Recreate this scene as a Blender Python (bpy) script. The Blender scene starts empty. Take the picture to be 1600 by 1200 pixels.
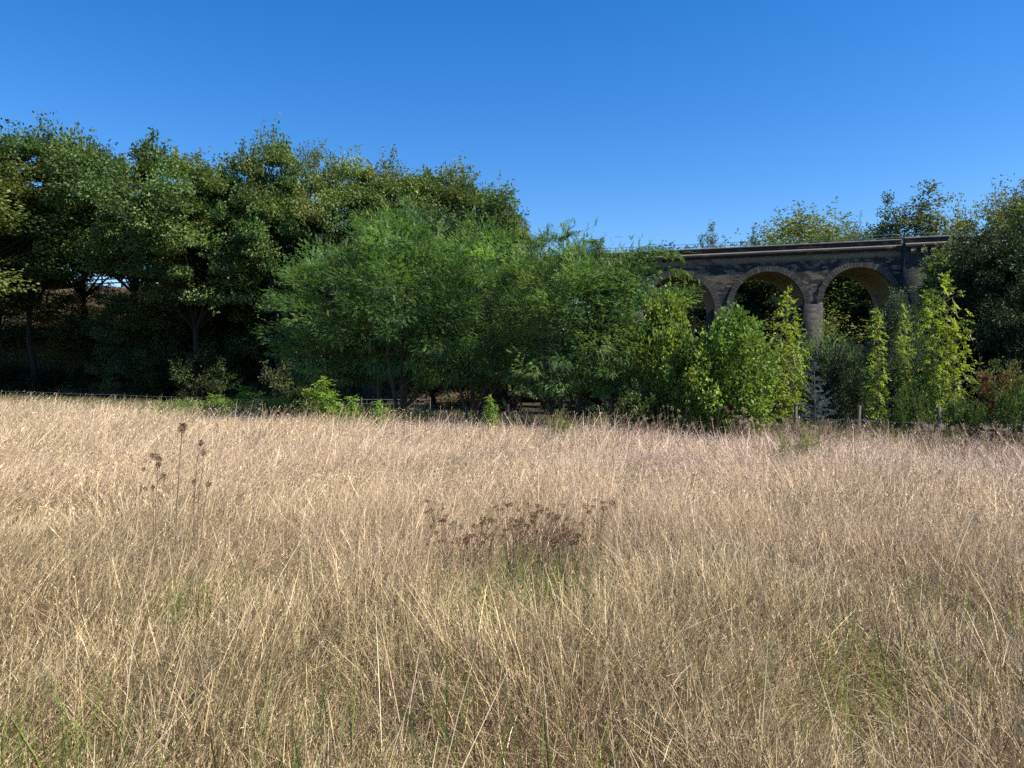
import bpy, math
import numpy as np

# ------------------------------------------------------------------ camera, sky, sun
S = bpy.context.scene
COL = S.collection
CAM_Z = 1.65
FPX = 1208.0                       # focal length in pixels of the 1600 px wide photograph
cam = bpy.data.cameras.new('camera')
cam.sensor_width = 36.0
cam.lens = 36.0 * FPX / 1600.0
cam.clip_start = 0.05
cam.clip_end = 3000
cam_ob = bpy.data.objects.new('camera', cam)
COL.objects.link(cam_ob)
cam_ob.location = (0, 0, CAM_Z)
cam_ob.rotation_euler = (math.radians(90), 0, 0)
S.camera = cam_ob

SUN_EL = 50.0
SUN_DIR = (0.95, -0.312)          # horizontal direction towards the sun: right, a little behind the camera
_az = math.atan2(SUN_DIR[0], SUN_DIR[1])
world = bpy.data.worlds.new('World')
S.world = world
world.use_nodes = True
wn = world.node_tree.nodes
wl = world.node_tree.links
bg = wn['Background']
sky = wn.new('ShaderNodeTexSky')
sky.sky_type = 'NISHITA'
sky.sun_disc = False
sky.sun_elevation = math.radians(SUN_EL)
sky.sun_rotation = _az
sky.air_density = 1.0
sky.dust_density = 0.15
sky.ozone_density = 2.5
hsv = wn.new('ShaderNodeHueSaturation')
hsv.inputs['Saturation'].default_value = 1.42
hsv.inputs['Hue'].default_value = 0.509
hsv.inputs['Value'].default_value = 1.04
wl.new(sky.outputs[0], hsv.inputs['Color'])
wl.new(hsv.outputs[0], bg.inputs[0])
bg.inputs[1].default_value = 0.10

sun = bpy.data.lights.new('sun', 'SUN')
sun.energy = 5.0
sun.angle = math.radians(0.53)
sun.color = (1.0, 0.94, 0.84)
sun_ob = bpy.data.objects.new('sun', sun)
COL.objects.link(sun_ob)
from mathutils import Vector
_h = math.cos(math.radians(SUN_EL))
_n = math.hypot(*SUN_DIR)
to_sun = Vector((SUN_DIR[0] / _n * _h, SUN_DIR[1] / _n * _h, math.sin(math.radians(SUN_EL))))
sun_ob.rotation_euler = to_sun.to_track_quat('Z', 'Y').to_euler()

S.view_settings.view_transform = 'Standard'
S.view_settings.look = 'None'
S.view_settings.exposure = 0.85
S.view_settings.gamma = 1.0
S.render.engine = 'CYCLES'
c = S.cycles
c.max_bounces = 6
c.diffuse_bounces = 3
c.glossy_bounces = 2
c.transmission_bounces = 4
c.transparent_max_bounces = 4
c.use_denoising = False
c.use_adaptive_sampling = False
c.sample_clamp_indirect = 4.0


# ------------------------------------------------------------------ helpers
def nz(v):
    return v / np.maximum(np.linalg.norm(v, axis=-1, keepdims=True), 1e-9)


def smooth_noise(x, y, seed=0, scale=1.0):
    r = np.random.default_rng(seed)
    out = np.zeros_like(x, dtype=float)
    amp = 1.0
    tot = 0
    f = 1.0 / scale
    for o in range(4):
        for k in range(3):
            a = r.uniform(0, 6.28)
            out += amp * np.sin((x * math.cos(a) + y * math.sin(a)) * f * 2 * r.uniform(.7, 1.4) + r.uniform(0, 6.28)) / 3
        tot += amp * .6
        amp *= .62
        f *= 1.9
    return np.clip(out / tot, -1.3, 1.3)


class Geo:
    """collects quads with one colour per quad, then becomes one mesh"""
    def __init__(self):
        self.v, self.f, self.c, self.n = [], [], [], 0

    def add(self, v, f, c):
        v = np.asarray(v, dtype=np.float32).reshape(-1, 3)
        f = np.asarray(f, dtype=np.int32).reshape(-1, 4)
        c = np.asarray(c, dtype=np.float32)
        if c.ndim == 1:
            c = np.tile(c, (len(f), 1))
        self.v.append(v)
        self.f.append(f + self.n)
        self.c.append(c)
        self.n += len(v)

    def mesh(self, name, mat, smooth=False):
        me = bpy.data.meshes.new(name)
        v = np.concatenate(self.v)
        f = np.concatenate(self.f)
        c = np.concatenate(self.c)
        me.vertices.add(len(v))
        me.vertices.foreach_set('co', v.ravel())
        me.loops.add(f.size)
        me.loops.foreach_set('vertex_index', f.ravel())
        me.polygons.add(len(f))
        me.polygons.foreach_set('loop_start', np.arange(0, f.size, 4, dtype=np.int32))
        me.update(calc_edges=True)
        a = me.attributes.new('col', 'FLOAT_COLOR', 'FACE')
        a.data.foreach_set('color', np.concatenate([c, np.ones((len(c), 1), np.float32)], axis=1).ravel())
        if smooth:
            me.polygons.foreach_set('use_smooth', np.ones(len(f), dtype=bool))
        me.materials.append(mat)
        return me


def tube(g, pts, rad, col, n=6):
    pts = np.asarray(pts, float)
    rad = np.asarray(rad, float)
    k = len(pts)
    tan = nz(np.gradient(pts, axis=0))
    ref = np.array([1.0, .13, .07]) if abs(tan[:, 0]).mean() < .8 else np.array([0, 1.0, .1])
    u = nz(np.cross(tan, ref))
    w = np.cross(tan, u)
    a = np.linspace(0, 2 * math.pi, n, endpoint=False)
    v = pts[:, None, :] + rad[:, None, None] * (np.cos(a)[None, :, None] * u[:, None, :] + np.sin(a)[None, :, None] * w[:, None, :])
    i = np.arange(k - 1)[:, None]
    j = np.arange(n)[None, :]
    j2 = (j + 1) % n
    f = np.stack(np.broadcast_arrays(i * n + j, i * n + j2, (i + 1) * n + j2, (i + 1) * n + j), axis=-1)
    g.add(v, f, col)


def box(g, lo, hi, col=(1, 1, 1)):
    x0, y0, z0 = lo
    x1, y1, z1 = hi
    v = [(x0, y0, z0), (x1, y0, z0), (x1, y1, z0), (x0, y1, z0), (x0, y0, z1), (x1, y0, z1), (x1, y1, z1), (x0, y1, z1)]
    f = [(0, 3, 2, 1), (4, 5, 6, 7), (0, 1, 5, 4), (1, 2, 6, 5), (2, 3, 7, 6), (3, 0, 4, 7)]
    g.add(v, f, col)


def leaf_quads(g, pos, d, nrm, L, W, col, fold=.18, droop=.12):
    """one folded diamond per leaf"""
    d = nz(d)
    side = nz(np.cross(d, nrm))
    up = np.cross(side, d)
    L = np.broadcast_to(np.asarray(L, float), (len(pos),))[:, None]
    W = np.broadcast_to(np.asarray(W, float), (len(pos),))[:, None]
    v0 = pos
    v1 = pos + d * L * .45 + side * W * .5 + up * W * fold
    v2 = pos + d * L - up * L * droop
    v3 = pos + d * L * .45 - side * W * .5 + up * W * fold
    v = np.stack([v0, v1, v2, v3], axis=1)
    f = np.arange(len(pos) * 4).reshape(-1, 4)
    g.add(v, f, col)


def rand_unit(r, n):
    return nz(r.normal(size=(n, 3)))


def pinnate(g, r, pos, d, length, nl, L, W, col, jit=.15, droop=.22):
    """compound leaves: nl leaflets along a drooping rachis"""
    n = len(pos)
    d = nz(d)
    upv = nz(np.array([0, 0, 1.0]) + r.normal(size=(n, 3)) * .25)
    side = nz(np.cross(d, upv))
    up = np.cross(side, d)
    length = np.broadcast_to(np.asarray(length, float), (n,))
    t = np.repeat(np.linspace(.22, 1, (nl + 1) // 2), 2)[:nl]
    if nl % 2:
        sgn = np.array([1 if k % 2 else -1 for k in range(nl - 1)] + [0.0])
        t[-1] = 1.0
    else:
        sgn = np.array([1 if k % 2 else -1 for k in range(nl)], float)
    p = pos[:, None, :] + d[:, None, :] * (length[:, None] * t)[..., None] - up[:, None, :] * (length[:, None] * droop * t ** 2)[..., None]
    ld = side[:, None, :] * sgn[None, :, None] * .9 + d[:, None, :] * (.45 + .6 * (sgn == 0))[None, :, None] + r.normal(size=(n, nl, 3)) * jit
    ld = ld - up[:, None, :] * .15
    nr = up[:, None, :] + r.normal(size=(n, nl, 3)) * .25
    c = np.repeat(col, nl, axis=0)
    c = c * r.uniform(.85, 1.15, size=(len(c), 1))
    leaf_quads(g, p.reshape(-1, 3), ld.reshape(-1, 3), nr.reshape(-1, 3), L * r.uniform(.8, 1.2, n * nl), W, c)


def palette(r, n, cols, spread=.12):
    """n colours drawn between the listed colours"""
    cols = np.asarray(cols, float)
    i = r.integers(0, len(cols), n)
    j = r.integers(0, len(cols), n)
    t = r.uniform(0, 1, (n, 1))
    return (cols[i] * t + cols[j] * (1 - t)) * np.exp(r.normal(size=(n, 1)) * spread)


# ------------------------------------------------------------------ materials
def new_mat(name):
    m = bpy.data.materials.new(name)
    m.use_nodes = True
    nt = m.node_tree
    for n in list(nt.nodes):
        nt.nodes.remove(n)
    out = nt.nodes.new('ShaderNodeOutputMaterial')
    return m, nt, out


def leaf_mat(name, trans=.35, rough=.45, spec=.35, vary=.12, tint=(1.25, 1.25, .5)):
    m, nt, out = new_mat(name)
    N, Lk = nt.nodes.new, nt.links.new
    at = N('ShaderNodeAttribute')
    at.attribute_name = 'col'
    oi = N('ShaderNodeObjectInfo')
    mr = N('ShaderNodeMapRange')
    mr.inputs['To Min'].default_value = 1 - vary
    mr.inputs['To Max'].default_value = 1 + vary
    Lk(oi.outputs['Random'], mr.inputs['Value'])
    hs = N('ShaderNodeHueSaturation')
    Lk(at.outputs['Color'], hs.inputs['Color'])
    Lk(mr.outputs[0], hs.inputs['Value'])
    mr2 = N('ShaderNodeMapRange')
    mr2.inputs['To Min'].default_value = .5 + vary * .12
    mr2.inputs['To Max'].default_value = .5 - vary * .12
    Lk(oi.outputs['Random'], mr2.inputs['Value'])
    Lk(mr2.outputs[0], hs.inputs['Hue'])
    pb = N('ShaderNodeBsdfPrincipled')
    pb.inputs['Roughness'].default_value = rough
    pb.inputs['Specular IOR Level'].default_value = spec
    Lk(hs.outputs[0], pb.inputs['Base Color'])
    tr = N('ShaderNodeBsdfTranslucent')
    mx = N('ShaderNodeMix')
    mx.data_type = 'RGBA'
    mx.blend_type = 'MULTIPLY'
    mx.inputs[0].default_value = 1.0
    mx.inputs[7].default_value = (*tint, 1)
    Lk(hs.outputs[0], mx.inputs[6])
    Lk(mx.outputs[2], tr.inputs['Color'])
    ms = N('ShaderNodeMixShader')
    ms.inputs[0].default_value = trans
    Lk(pb.outputs[0], ms.inputs[1])
    Lk(tr.outputs[0], ms.inputs[2])
    Lk(ms.outputs[0], out.inputs[0])
    return m


def bark_mat(name, c1, c2, scale=3.0):
    m, nt, out = new_mat(name)
    N, Lk = nt.nodes.new, nt.links.new
    tc = N('ShaderNodeTexCoord')
    mp = N('ShaderNodeMapping')
    mp.inputs['Scale'].default_value = (scale * 3, scale * 3, scale * .5)
    no = N('ShaderNodeTexNoise')
    no.inputs['Scale'].default_value = 1.0
    no.inputs['Detail'].default_value = 6
    rp = N('ShaderNodeValToRGB')
    rp.color_ramp.elements[0].color = (*c1, 1)
    rp.color_ramp.elements[1].color = (*c2, 1)
    rp.color_ramp.elements[0].position = .35
    rp.color_ramp.elements[1].position = .68
    pb = N('ShaderNodeBsdfPrincipled')
    pb.inputs['Roughness'].default_value = .9
    bu = N('ShaderNodeBump')
    bu.inputs['Strength'].default_value = .6
    bu.inputs['Distance'].default_value = .03
    Lk(tc.outputs['Object'], mp.inputs[0])
    Lk(mp.outputs[0], no.inputs['Vector'])
    Lk(no.outputs[0], rp.inputs[0])
    Lk(rp.outputs[0], pb.inputs['Base Color'])
    Lk(no.outputs[0], bu.inputs['Height'])
    Lk(bu.outputs[0], pb.inputs['Normal'])
    Lk(pb.outputs[0], out.inputs[0])
    return m


def stone_mat(name, light, mid, soot_amt=.5, bw=.5, bh=.2, soot=(.022, .021, .024), mortar=(.12, .105, .085)):
    m, nt, out = new_mat(name)
    N, Lk = nt.nodes.new, nt.links.new
    tc = N('ShaderNodeTexCoord')
    sp = N('ShaderNodeSeparateXYZ')
    cb = N('ShaderNodeCombineXYZ')
    ad = N('ShaderNodeMath')
    ad.operation = 'ADD'
    Lk(tc.outputs['Object'], sp.inputs[0])
    Lk(sp.outputs[0], ad.inputs[0])
    Lk(sp.outputs[1], ad.inputs[1])
    Lk(ad.outputs[0], cb.inputs[0])
    Lk(sp.outputs[2], cb.inputs[1])
    br = N('ShaderNodeTexBrick')
    br.inputs['Scale'].default_value = 1.0
    br.inputs['Brick Width'].default_value = bw
    br.inputs['Row Height'].default_value = bh
    br.inputs['Mortar Size'].default_value = .014
    br.inputs['Mortar Smooth'].default_value = .4
    br.inputs['Color1'].default_value = (*light, 1)
    br.inputs['Color2'].default_value = (*mid, 1)
    br.inputs['Mortar'].default_value = (*mortar, 1)
    Lk(cb.outputs[0], br.inputs['Vector'])
    no = N('ShaderNodeTexNoise')
    no.inputs['Scale'].default_value = .55
    no.inputs['Detail'].default_value = 8
    no.inputs['Roughness'].default_value = .68
    mp = N('ShaderNodeMapping')
    mp.inputs['Scale'].default_value = (.7, .7, 1.5)
    Lk(tc.outputs['Object'], mp.inputs[0])
    Lk(mp.outputs[0], no.inputs['Vector'])
    # soot takes whole stones: a second brick sheet offsets the threshold per stone
    b2 = N('ShaderNodeTexBrick')
    for k in ('Scale', 'Brick Width', 'Row Height'):
        b2.inputs[k].default_value = br.inputs[k].default_value
    b2.inputs['Mortar Size'].default_value = 0.0
    b2.inputs['Color1'].default_value = (0, 0, 0, 1)
    b2.inputs['Color2'].default_value = (1, 1, 1, 1)
    Lk(cb.outputs[0], b2.inputs['Vector'])
    m1 = N('ShaderNodeMath')
    m1.operation = 'MULTIPLY_ADD'
    m1.inputs[1].default_value = .16
    Lk(b2.outputs[0], m1.inputs[0])
    Lk(no.outputs[0], m1.inputs[2])
    rp = N('ShaderNodeMapRange')
    rp.inputs['From Min'].default_value = .72 - soot_amt * .34
    rp.inputs['From Max'].default_value = .80 - soot_amt * .34
    Lk(m1.outputs[0], rp.inputs['Value'])
    mx = N('ShaderNodeMix')
    mx.data_type = 'RGBA'
    Lk(rp.outputs[0], mx.inputs[0])
    Lk(br.outputs[0], mx.inputs[6])
    mx.inputs[7].default_value = (*soot, 1)
    n2 = N('ShaderNodeTexNoise')
    n2.inputs['Scale'].default_value = 9
    n2.inputs['Detail'].default_value = 6
    Lk(tc.outputs['Object'], n2.inputs['Vector'])
    r2 = N('ShaderNodeMapRange')
    r2.inputs['To Min'].default_value = .55
    r2.inputs['To Max'].default_value = 1.45
    Lk(n2.outputs[0], r2.inputs['Value'])
    hs = N('ShaderNodeHueSaturation')
    Lk(mx.outputs[2], hs.inputs['Color'])
    Lk(r2.outputs[0], hs.inputs['Value'])
    pb = N('ShaderNodeBsdfPrincipled')
    at = N('ShaderNodeAttribute')
    at.attribute_name = 'col'
    m3 = N('ShaderNodeMix')
    m3.data_type = 'RGBA'
    m3.blend_type = 'MULTIPLY'
    m3.inputs[0].default_value = 1
    Lk(hs.outputs[0], m3.inputs[6])
    Lk(at.outputs['Color'], m3.inputs[7])
    pb.inputs['Roughness'].default_value = .92
    bu = N('ShaderNodeBump')
    bu.inputs['Strength'].default_value = .5
    bu.inputs['Distance'].default_value = .05
    ma = N('ShaderNodeMath')
    ma.operation = 'MULTIPLY_ADD'
    ma.inputs[1].default_value = -1.0
    Lk(br.outputs['Fac'], ma.inputs[0])
    Lk(n2.outputs[0], ma.inputs[2])
    Lk(ma.outputs[0], bu.inputs['Height'])
    Lk(bu.outputs[0], pb.inputs['Normal'])
    Lk(m3.outputs[2], pb.inputs['Base Color'])
    Lk(pb.outputs[0], out.inputs[0])
    return m


def earth_mat(name, cols, scale=.4):
    m, nt, out = new_mat(name)
    N, Lk = nt.nodes.new, nt.links.new
    tc = N('ShaderNodeTexCoord')
    no = N('ShaderNodeTexNoise')
    no.inputs['Scale'].default_value = scale
    no.inputs['Detail'].default_value = 9
    no.inputs['Roughness'].default_value = .72
    rp = N('ShaderNodeValToRGB')
    e = rp.color_ramp.elements
    e[0].position, e[1].position = .3, .7
    e[0].color, e[1].color = (*cols[0], 1), (*cols[-1], 1)
    for k, cc in enumerate(cols[1:-1]):
        x = e.new(.3 + .4 * (k + 1) / (len(cols) - 1))
        x.color = (*cc, 1)
    pb = N('ShaderNodeBsdfPrincipled')
    pb.inputs['Roughness'].default_value = 1
    pb.inputs['Specular IOR Level'].default_value = .1
    Lk(tc.outputs['Object'], no.inputs['Vector'])
    Lk(no.outputs[0], rp.inputs[0])
    Lk(rp.outputs[0], pb.inputs['Base Color'])
    Lk(pb.outputs[0], out.inputs[0])
    return m


def plain_mat(name, col, rough=.6, metal=0.0):
    m, nt, out = new_mat(name)
    N, Lk = nt.nodes.new, nt.links.new
    tc = N('ShaderNodeTexCoord')
    no = N('ShaderNodeTexNoise')
    no.inputs['Scale'].default_value = 6
    no.inputs['Detail'].default_value = 4
    mr = N('ShaderNodeMapRange')
    mr.inputs['To Min'].default_value = .7
    mr.inputs['To Max'].default_value = 1.3
    hs = N('ShaderNodeHueSaturation')
    hs.inputs['Color'].default_value = (*col, 1)
    pb = N('ShaderNodeBsdfPrincipled')
    pb.inputs['Roughness'].default_value = rough
    pb.inputs['Metallic'].default_value = metal
    Lk(tc.outputs['Object'], no.inputs['Vector'])
    Lk(no.outputs[0], mr.inputs['Value'])
    Lk(mr.outputs[0], hs.inputs['Value'])
    Lk(hs.outputs[0], pb.inputs['Base Color'])
    Lk(pb.outputs[0], out.inputs[0])
    return m


M_OAK = leaf_mat('oak_leaf', .28, .55, .25, .12)
M_ROB = leaf_mat('acacia_leaf', .38, .5, .3, .08)
M_GLOSS = leaf_mat('shrub_leaf', .36, .48, .22, .06)
M_ASH = leaf_mat('sapling_leaf', .42, .48, .25, .06)
M_SOFT = leaf_mat('feathery_leaf', .35, .6, .2, .05)
M_NEEDLE = leaf_mat('needle', .1, .6, .2, .03)
M_STRAW = leaf_mat('dry_straw', .22, .55, .3, .0, tint=(1.05, 1.0, .85))
M_GREENGRASS = leaf_mat('green_blade', .4, .5, .3, .0)
M_DRYHEAD = leaf_mat('dry_seed_head', .12, .8, .1, .12, tint=(1, 1, 1))
M_BARK = bark_mat('dark_bark', (.010, .008, .006), (.03, .024, .018))
M_BARK2 = bark_mat('acacia_bark', (.03, .02, .014), (.12, .085, .055), 6)
M_TWIG = bark_mat('pale_stem', (.08, .06, .035), (.2, .16, .1), 8)
M_POST = bark_mat('weathered_post', (.06, .052, .043), (.16, .14, .115), 7)
M_DARKPOST = bark_mat('dark_rail_wood', (.02, .018, .015), (.06, .05, .04), 4)
M_WIRE = plain_mat('galvanised_wire', (.42, .43, .42), .4, .8)
M_RAIL = plain_mat('green_painted_rail', (.05, .10, .075), .5)
M_GROUND = earth_mat('meadow_soil', [(.02, .016, .009), (.038, .03, .016), (.055, .046, .024), (.035, .04, .015)], .9)
M_BANK = earth_mat('leaf_litter', [(.04, .028, .018), (.085, .06, .038), (.13, .095, .062)], .8)
M_WALL = stone_mat('sooty_stone', (.17, .13, .085), (.08, .064, .048), .60, soot=(.018, .0175, .02), mortar=(.095, .085, .066))
M_PIER = stone_mat('grey_stone', (.062, .055, .043), (.028, .026, .021), .40, .55, .22, mortar=(.03, .027, .024))
M_RING = stone_mat('ring_stone', (.090, .081, .062), (.068, .062, .050), .2, .3, .42, mortar=(.03, .027, .024))
M_SOFFIT = stone_mat('tan_soffit', (.30, .23, .125), (.25, .195, .11), .02, .6, .3, mortar=(.2, .16, .1))
M_BAND = stone_mat('dressed_stone', (.19, .155, .10), (.155, .128, .086), .14, .9, .5)
M_PARA = stone_mat('dark_parapet_stone', (.085, .072, .056), (.05, .044, .037), .78, .55, .28, soot=(.016, .016, .02), mortar=(.045, .04, .034))
M_COPING = stone_mat('pale_coping', (.16, .135, .10), (.12, .105, .08), .08, 1.1, .6)


# ------------------------------------------------------------------ things, parts
def thing(name, label, cat, loc=(0, 0, 0), rz=0.0, scale=(1, 1, 1), group=None):
    o = bpy.data.objects.new(name, None)
    COL.objects.link(o)
    o.empty_display_size = .2
    o.location = loc
    o.rotation_euler = (0, 0, rz)
    o.scale = scale
    o['label'] = label
    o['category'] = cat
    if group:
        o['group'] = group
    return o


def part(name, me, parent, label=None):
    o = bpy.data.objects.new(name, me)
    COL.objects.link(o)
    o.parent = parent
    if label:
        o['label'] = label
    return o


def stuff(name, me, label, cat, kind='stuff'):
    o = bpy.data.objects.new(name, me)
    COL.objects.link(o)
    o['kind'] = kind
    if label:
        o['label'] = label
        o['category'] = cat
    return o


def ground_z(x, y):
    x = np.clip(x, -70, 45)
    y = np.clip(y, -20, 62)
    return -0.02 * x - 0.0095 * y


def wx(px, Z):
    return (px - 800.0) / FPX * Z


def wz(py, Z):
    return CAM_Z + (600.0 - py) / FPX * Z


def fence_y(x):
    return 29.3 - 0.64 * x


# ------------------------------------------------------------------ ground, embankment
def grid_mesh(name, xs, ys, zf, mat):
    X, Y = np.meshgrid(xs, ys)
    Zv = zf(X, Y)
    v = np.stack([X, Y, Zv], -1).reshape(-1, 3)
    nx, ny = len(xs), len(ys)
    i = np.arange(ny - 1)[:, None] * nx + np.arange(nx - 1)[None, :]
    f = np.stack([i, i + 1, i + nx + 1, i + nx], -1).reshape(-1, 4)
    g = Geo()
    g.add(v, f, (1, 1, 1))
    return g.mesh(name, mat, True)


xs = np.concatenate([np.linspace(-900, -80, 18), np.linspace(-70, 70, 141), np.linspace(80, 900, 18)])
ys = np.concatenate([np.linspace(-300, -20, 10), np.linspace(-15, 90, 106), np.linspace(100, 1500, 20)])
stuff('ground', grid_mesh('ground', xs, ys, lambda X, Y: ground_z(X, Y) + .03 * smooth_noise(X, Y, 3, 2.5), M_GROUND), None, None, 'structure')

# line of the railway: origin, direction (towards the right of the picture) and inward normal
P0 = np.array([15.5, 72.0])
E = np.array([.9925, -.122])
NI = np.array([.122, .9925])
DECK = 0.027                        # gradient of the line


def deck_z(s):
    return CAM_Z + 12.52 + DECK * s - 0.95


def line_pt(s, n, z):
    return np.array([P0[0] + E[0] * s + NI[0] * n, P0[1] + E[1] * s + NI[1] * n, z])


def embankment(name, s0, s1, ns):
    ss = np.linspace(s0, s1, ns)
    prof = []
    for k in np.linspace(0, 1, 22):
        prof.append(('f', k))
    for k in (0.3, .7, 1.0):
        prof.append(('t', k))
    for k in np.linspace(.2, 1, 6):
        prof.append(('b', k))
    g = Geo()
    V = np.zeros((len(ss), len(prof), 3))
    rr = np.random.default_rng(5)
    for i, s in enumerate(ss):
        zc = deck_z(s)
        for j, (t, k) in enumerate(prof):
            if t == 'f':
                n = -19.0 * (1 - k)
                base = -1.2
                z = base + (zc - base) * k ** 1.05
            elif t == 't':
                n, z = 7 * k, zc
            else:
                n, z = 7 + 19 * k, zc + (-1.2 - zc) * k
            p = line_pt(s, n, z)
            V[i, j] = p
    bump = smooth_noise(V[..., 0], V[..., 1] * 1.3, 11, 2.2) * .35
    fade = np.array([0.2 if t == 't' else 1 for t, k in prof])
    V[..., 2] += bump * fade
    n = len(prof)
    i = np.arange(len(ss) - 1)[:, None] * n + np.arange(n - 1)[None, :]
    f = np.stack([i, i + n, i + n + 1, i + 1], -1).reshape(-1, 4)
    g.add(V.reshape(-1, 3), f, (1, 1, 1))
    return stuff(name, g.mesh(name, M_BANK, True), None, None, 'structure')


embankment('embankment', -170, -12.8, 160)
embankment('embankment', 33.8, 150, 110)


# ------------------------------------------------------------------ viaduct
def build_viaduct():
    t = thing('railway_viaduct', 'old stone railway viaduct with tall round arches and sooty walls behind the young trees', 'viaduct',
              (P0[0], P0[1], 0), math.atan2(E[1], E[0]))
    R, T, REC = 3.22, 6.3, .10
    cs = [-15.9, -7.9, .12, 8.13, 16.1]
    cs = cs[1:]

    def crown(s):
        return 11.80 + .03 * s
    W = 15

    def top(s):
        return CAM_Z + 10.95 + DECK * s           # underside of the light band

    wall = Geo()
    s_left, s_right = -12.9, 34.0
    ang = np.linspace(math.pi, 0, 41)
    white = (1, 1, 1)

    rs_ = np.random.default_rng(14)

    def q(g, a, b, c2, d, cc=white):
        g.add([a, b, c2, d], [(0, 1, 2, 3)], cc)
    for c0 in cs:
        zs = crown(c0) - R
        ring, soff = Geo(), Geo()
        xsn = c0 + R * np.cos(ang)
        zsn = zs + R * np.sin(ang)
        for nface, flip in ((REC, False), (T - REC, True)):
            for i in range(40):
                a, b = (xsn[i], nface, zsn[i]), (xsn[i + 1], nface, zsn[i + 1])
                c2, d = (xsn[i + 1], nface, top(xsn[i + 1])), (xsn[i], nface, top(xsn[i]))
                q(wall, a, b, c2, d) if not flip else q(wall, b, a, d, c2)
        # soffit runs behind the ring
        pts = [(c0 - R, -2.0)] + list(zip(xsn, zsn)) + [(c0 + R, -2.0)]
        for i in range(len(pts) - 1):
            (x0, z0), (x1, z1) = pts[i], pts[i + 1]
            q(soff, (x0, .36, z0), (x0, T, z0), (x1, T, z1), (x1, .36, z1))
        # ring of cut stones, 40 mm inside the soffit line so that its edge reads
        ri, ro = R - .05, R + .50
        for i in range(40):
            a0, a1 = ang[i], ang[i + 1]
            P = lambda r_, a_, n_: (c0 + r_ * math.cos(a_), n_, zs + r_ * math.sin(a_))
            kv = rs_.uniform(.55, 1.3)
            cc = (kv * rs_.uniform(.96, 1.06), kv, kv * rs_.uniform(.9, 1.02))
            jd = (.35, .33, .31)
            am = a0 + (a1 - a0) * .12                     # mortar joint at the start of each stone
            ro_i = ro + rs_.uniform(-.03, .05)
            q(ring, P(ri, am, 0), P(ri, a1, 0), P(ro_i, a1, 0), P(ro_i, am, 0), cc)
            q(ring, P(ri, a0, .012), P(ri, am, .012), P(ro - .04, am, .012), P(ro - .04, a0, .012), jd)
            q(ring, P(ri, a0, .40), P(ri, a1, .40), P(ri, a1, 0), P(ri, a0, 0), cc)
            q(ring, P(ro_i, am, 0), P(ro_i, a1, 0), P(ro_i, a1, .2), P(ro_i, am, .2), cc)
            q(ring, P(ri, am, 0), P(ro_i, am, 0), P(ro_i, am, .05), P(ri, am, .05), jd)
            q(ring, P(ri, a1, .05), P(ro_i, a1, .05), P(ro_i, a1, 0), P(ri, a1, 0), jd)
            q(ring, P(ri, a1, .40), P(ri, a0, .40), P(R + .02, a0, .40), P(R + .02, a1, .40), cc)
        for sg in (-1, 1):
            xa, xb = c0 + sg * ri, c0 + sg * ro
            box(ring, (min(xa, xb), .0, zs - .45), (max(xa, xb), .2, zs), white)
        part('arch_ring', ring.mesh('arch_ring', M_RING), t)
        part('arch_soffit', soff.mesh('arch_soffit', M_SOFFIT), t)
    edges = [(s_left, cs[0] - R)] + [(cs[i] + R, cs[i + 1] - R) for i in range(len(cs) - 1)] + [(cs[-1] + R, s_right)]
    for k, (a, b) in enumerate(edges):
        cz = crown((a + b) / 2) - R - .12 if 0 < k < len(edges) - 1 else None
        if cz is None:
            box(wall, (a, REC, -2.5), (b, T - REC, top(a) if k else top(b)), white)
            continue
        # pier below the springing stands 16 cm proud of the spandrel above it
        pier = Geo()
        box(pier, (a - .053, -.004, -2.5), (b + .053, T + .01, cz + .11), white)
        part('pier', pier.mesh('pier', M_PIER), t)
        for nface, flip in ((REC, False), (T - REC, True)):
            v = [(a, nface, cz), (b, nface, cz), (b, nface, top(b)), (a, nface, top(a))]
            wall.add(v, [(0, 1, 2, 3)] if not flip else [(1, 0, 3, 2)], white)
    part('wall', wall.mesh('wall', M_WALL), t)

    def beam(g, s0, s1, prof, n=24):
        """profile of (n, z above the deck line) swept along the line"""
        ss = np.linspace(s0, s1, n)
        V = np.array([[(s, p[0], CAM_Z + DECK * s + p[1]) for p in prof] for s in ss])
        m = len(prof)
        i = np.arange(n - 1)[:, None] * m + np.arange(m)[None, :]
        j = np.arange(n - 1)[:, None] * m + (np.arange(m)[None, :] + 1) % m
        g.add(V.reshape(-1, 3), np.stack([i, i + m, j + m, j], -1).reshape(-1, 4), white)
        for e in (0, n - 1):                        # end caps as fans of quads
            V0 = V[e]
            for k in range(1, m - 1, 2):
                idx = [0, k, k + 1, min(k + 2, m - 1)]
                if idx[2] == idx[3]:
                    idx[3] = 0
                    g.add([V0[0], V0[k], V0[k + 1], (V0[0] + V0[k + 1]) / 2], [(0, 1, 2, 3)], white)
                else:
                    g.add(V0[idx], [(0, 1, 2, 3)], white)
    PIL0, PIL1, PRJ = 19.75, 24.2, .75
    sects = [(s_left, PIL0, 0), (PIL0, PIL1, -PRJ), (PIL1, s_right, 0)]
    band, corn, para, cop = Geo(), Geo(), Geo(), Geo()
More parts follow.
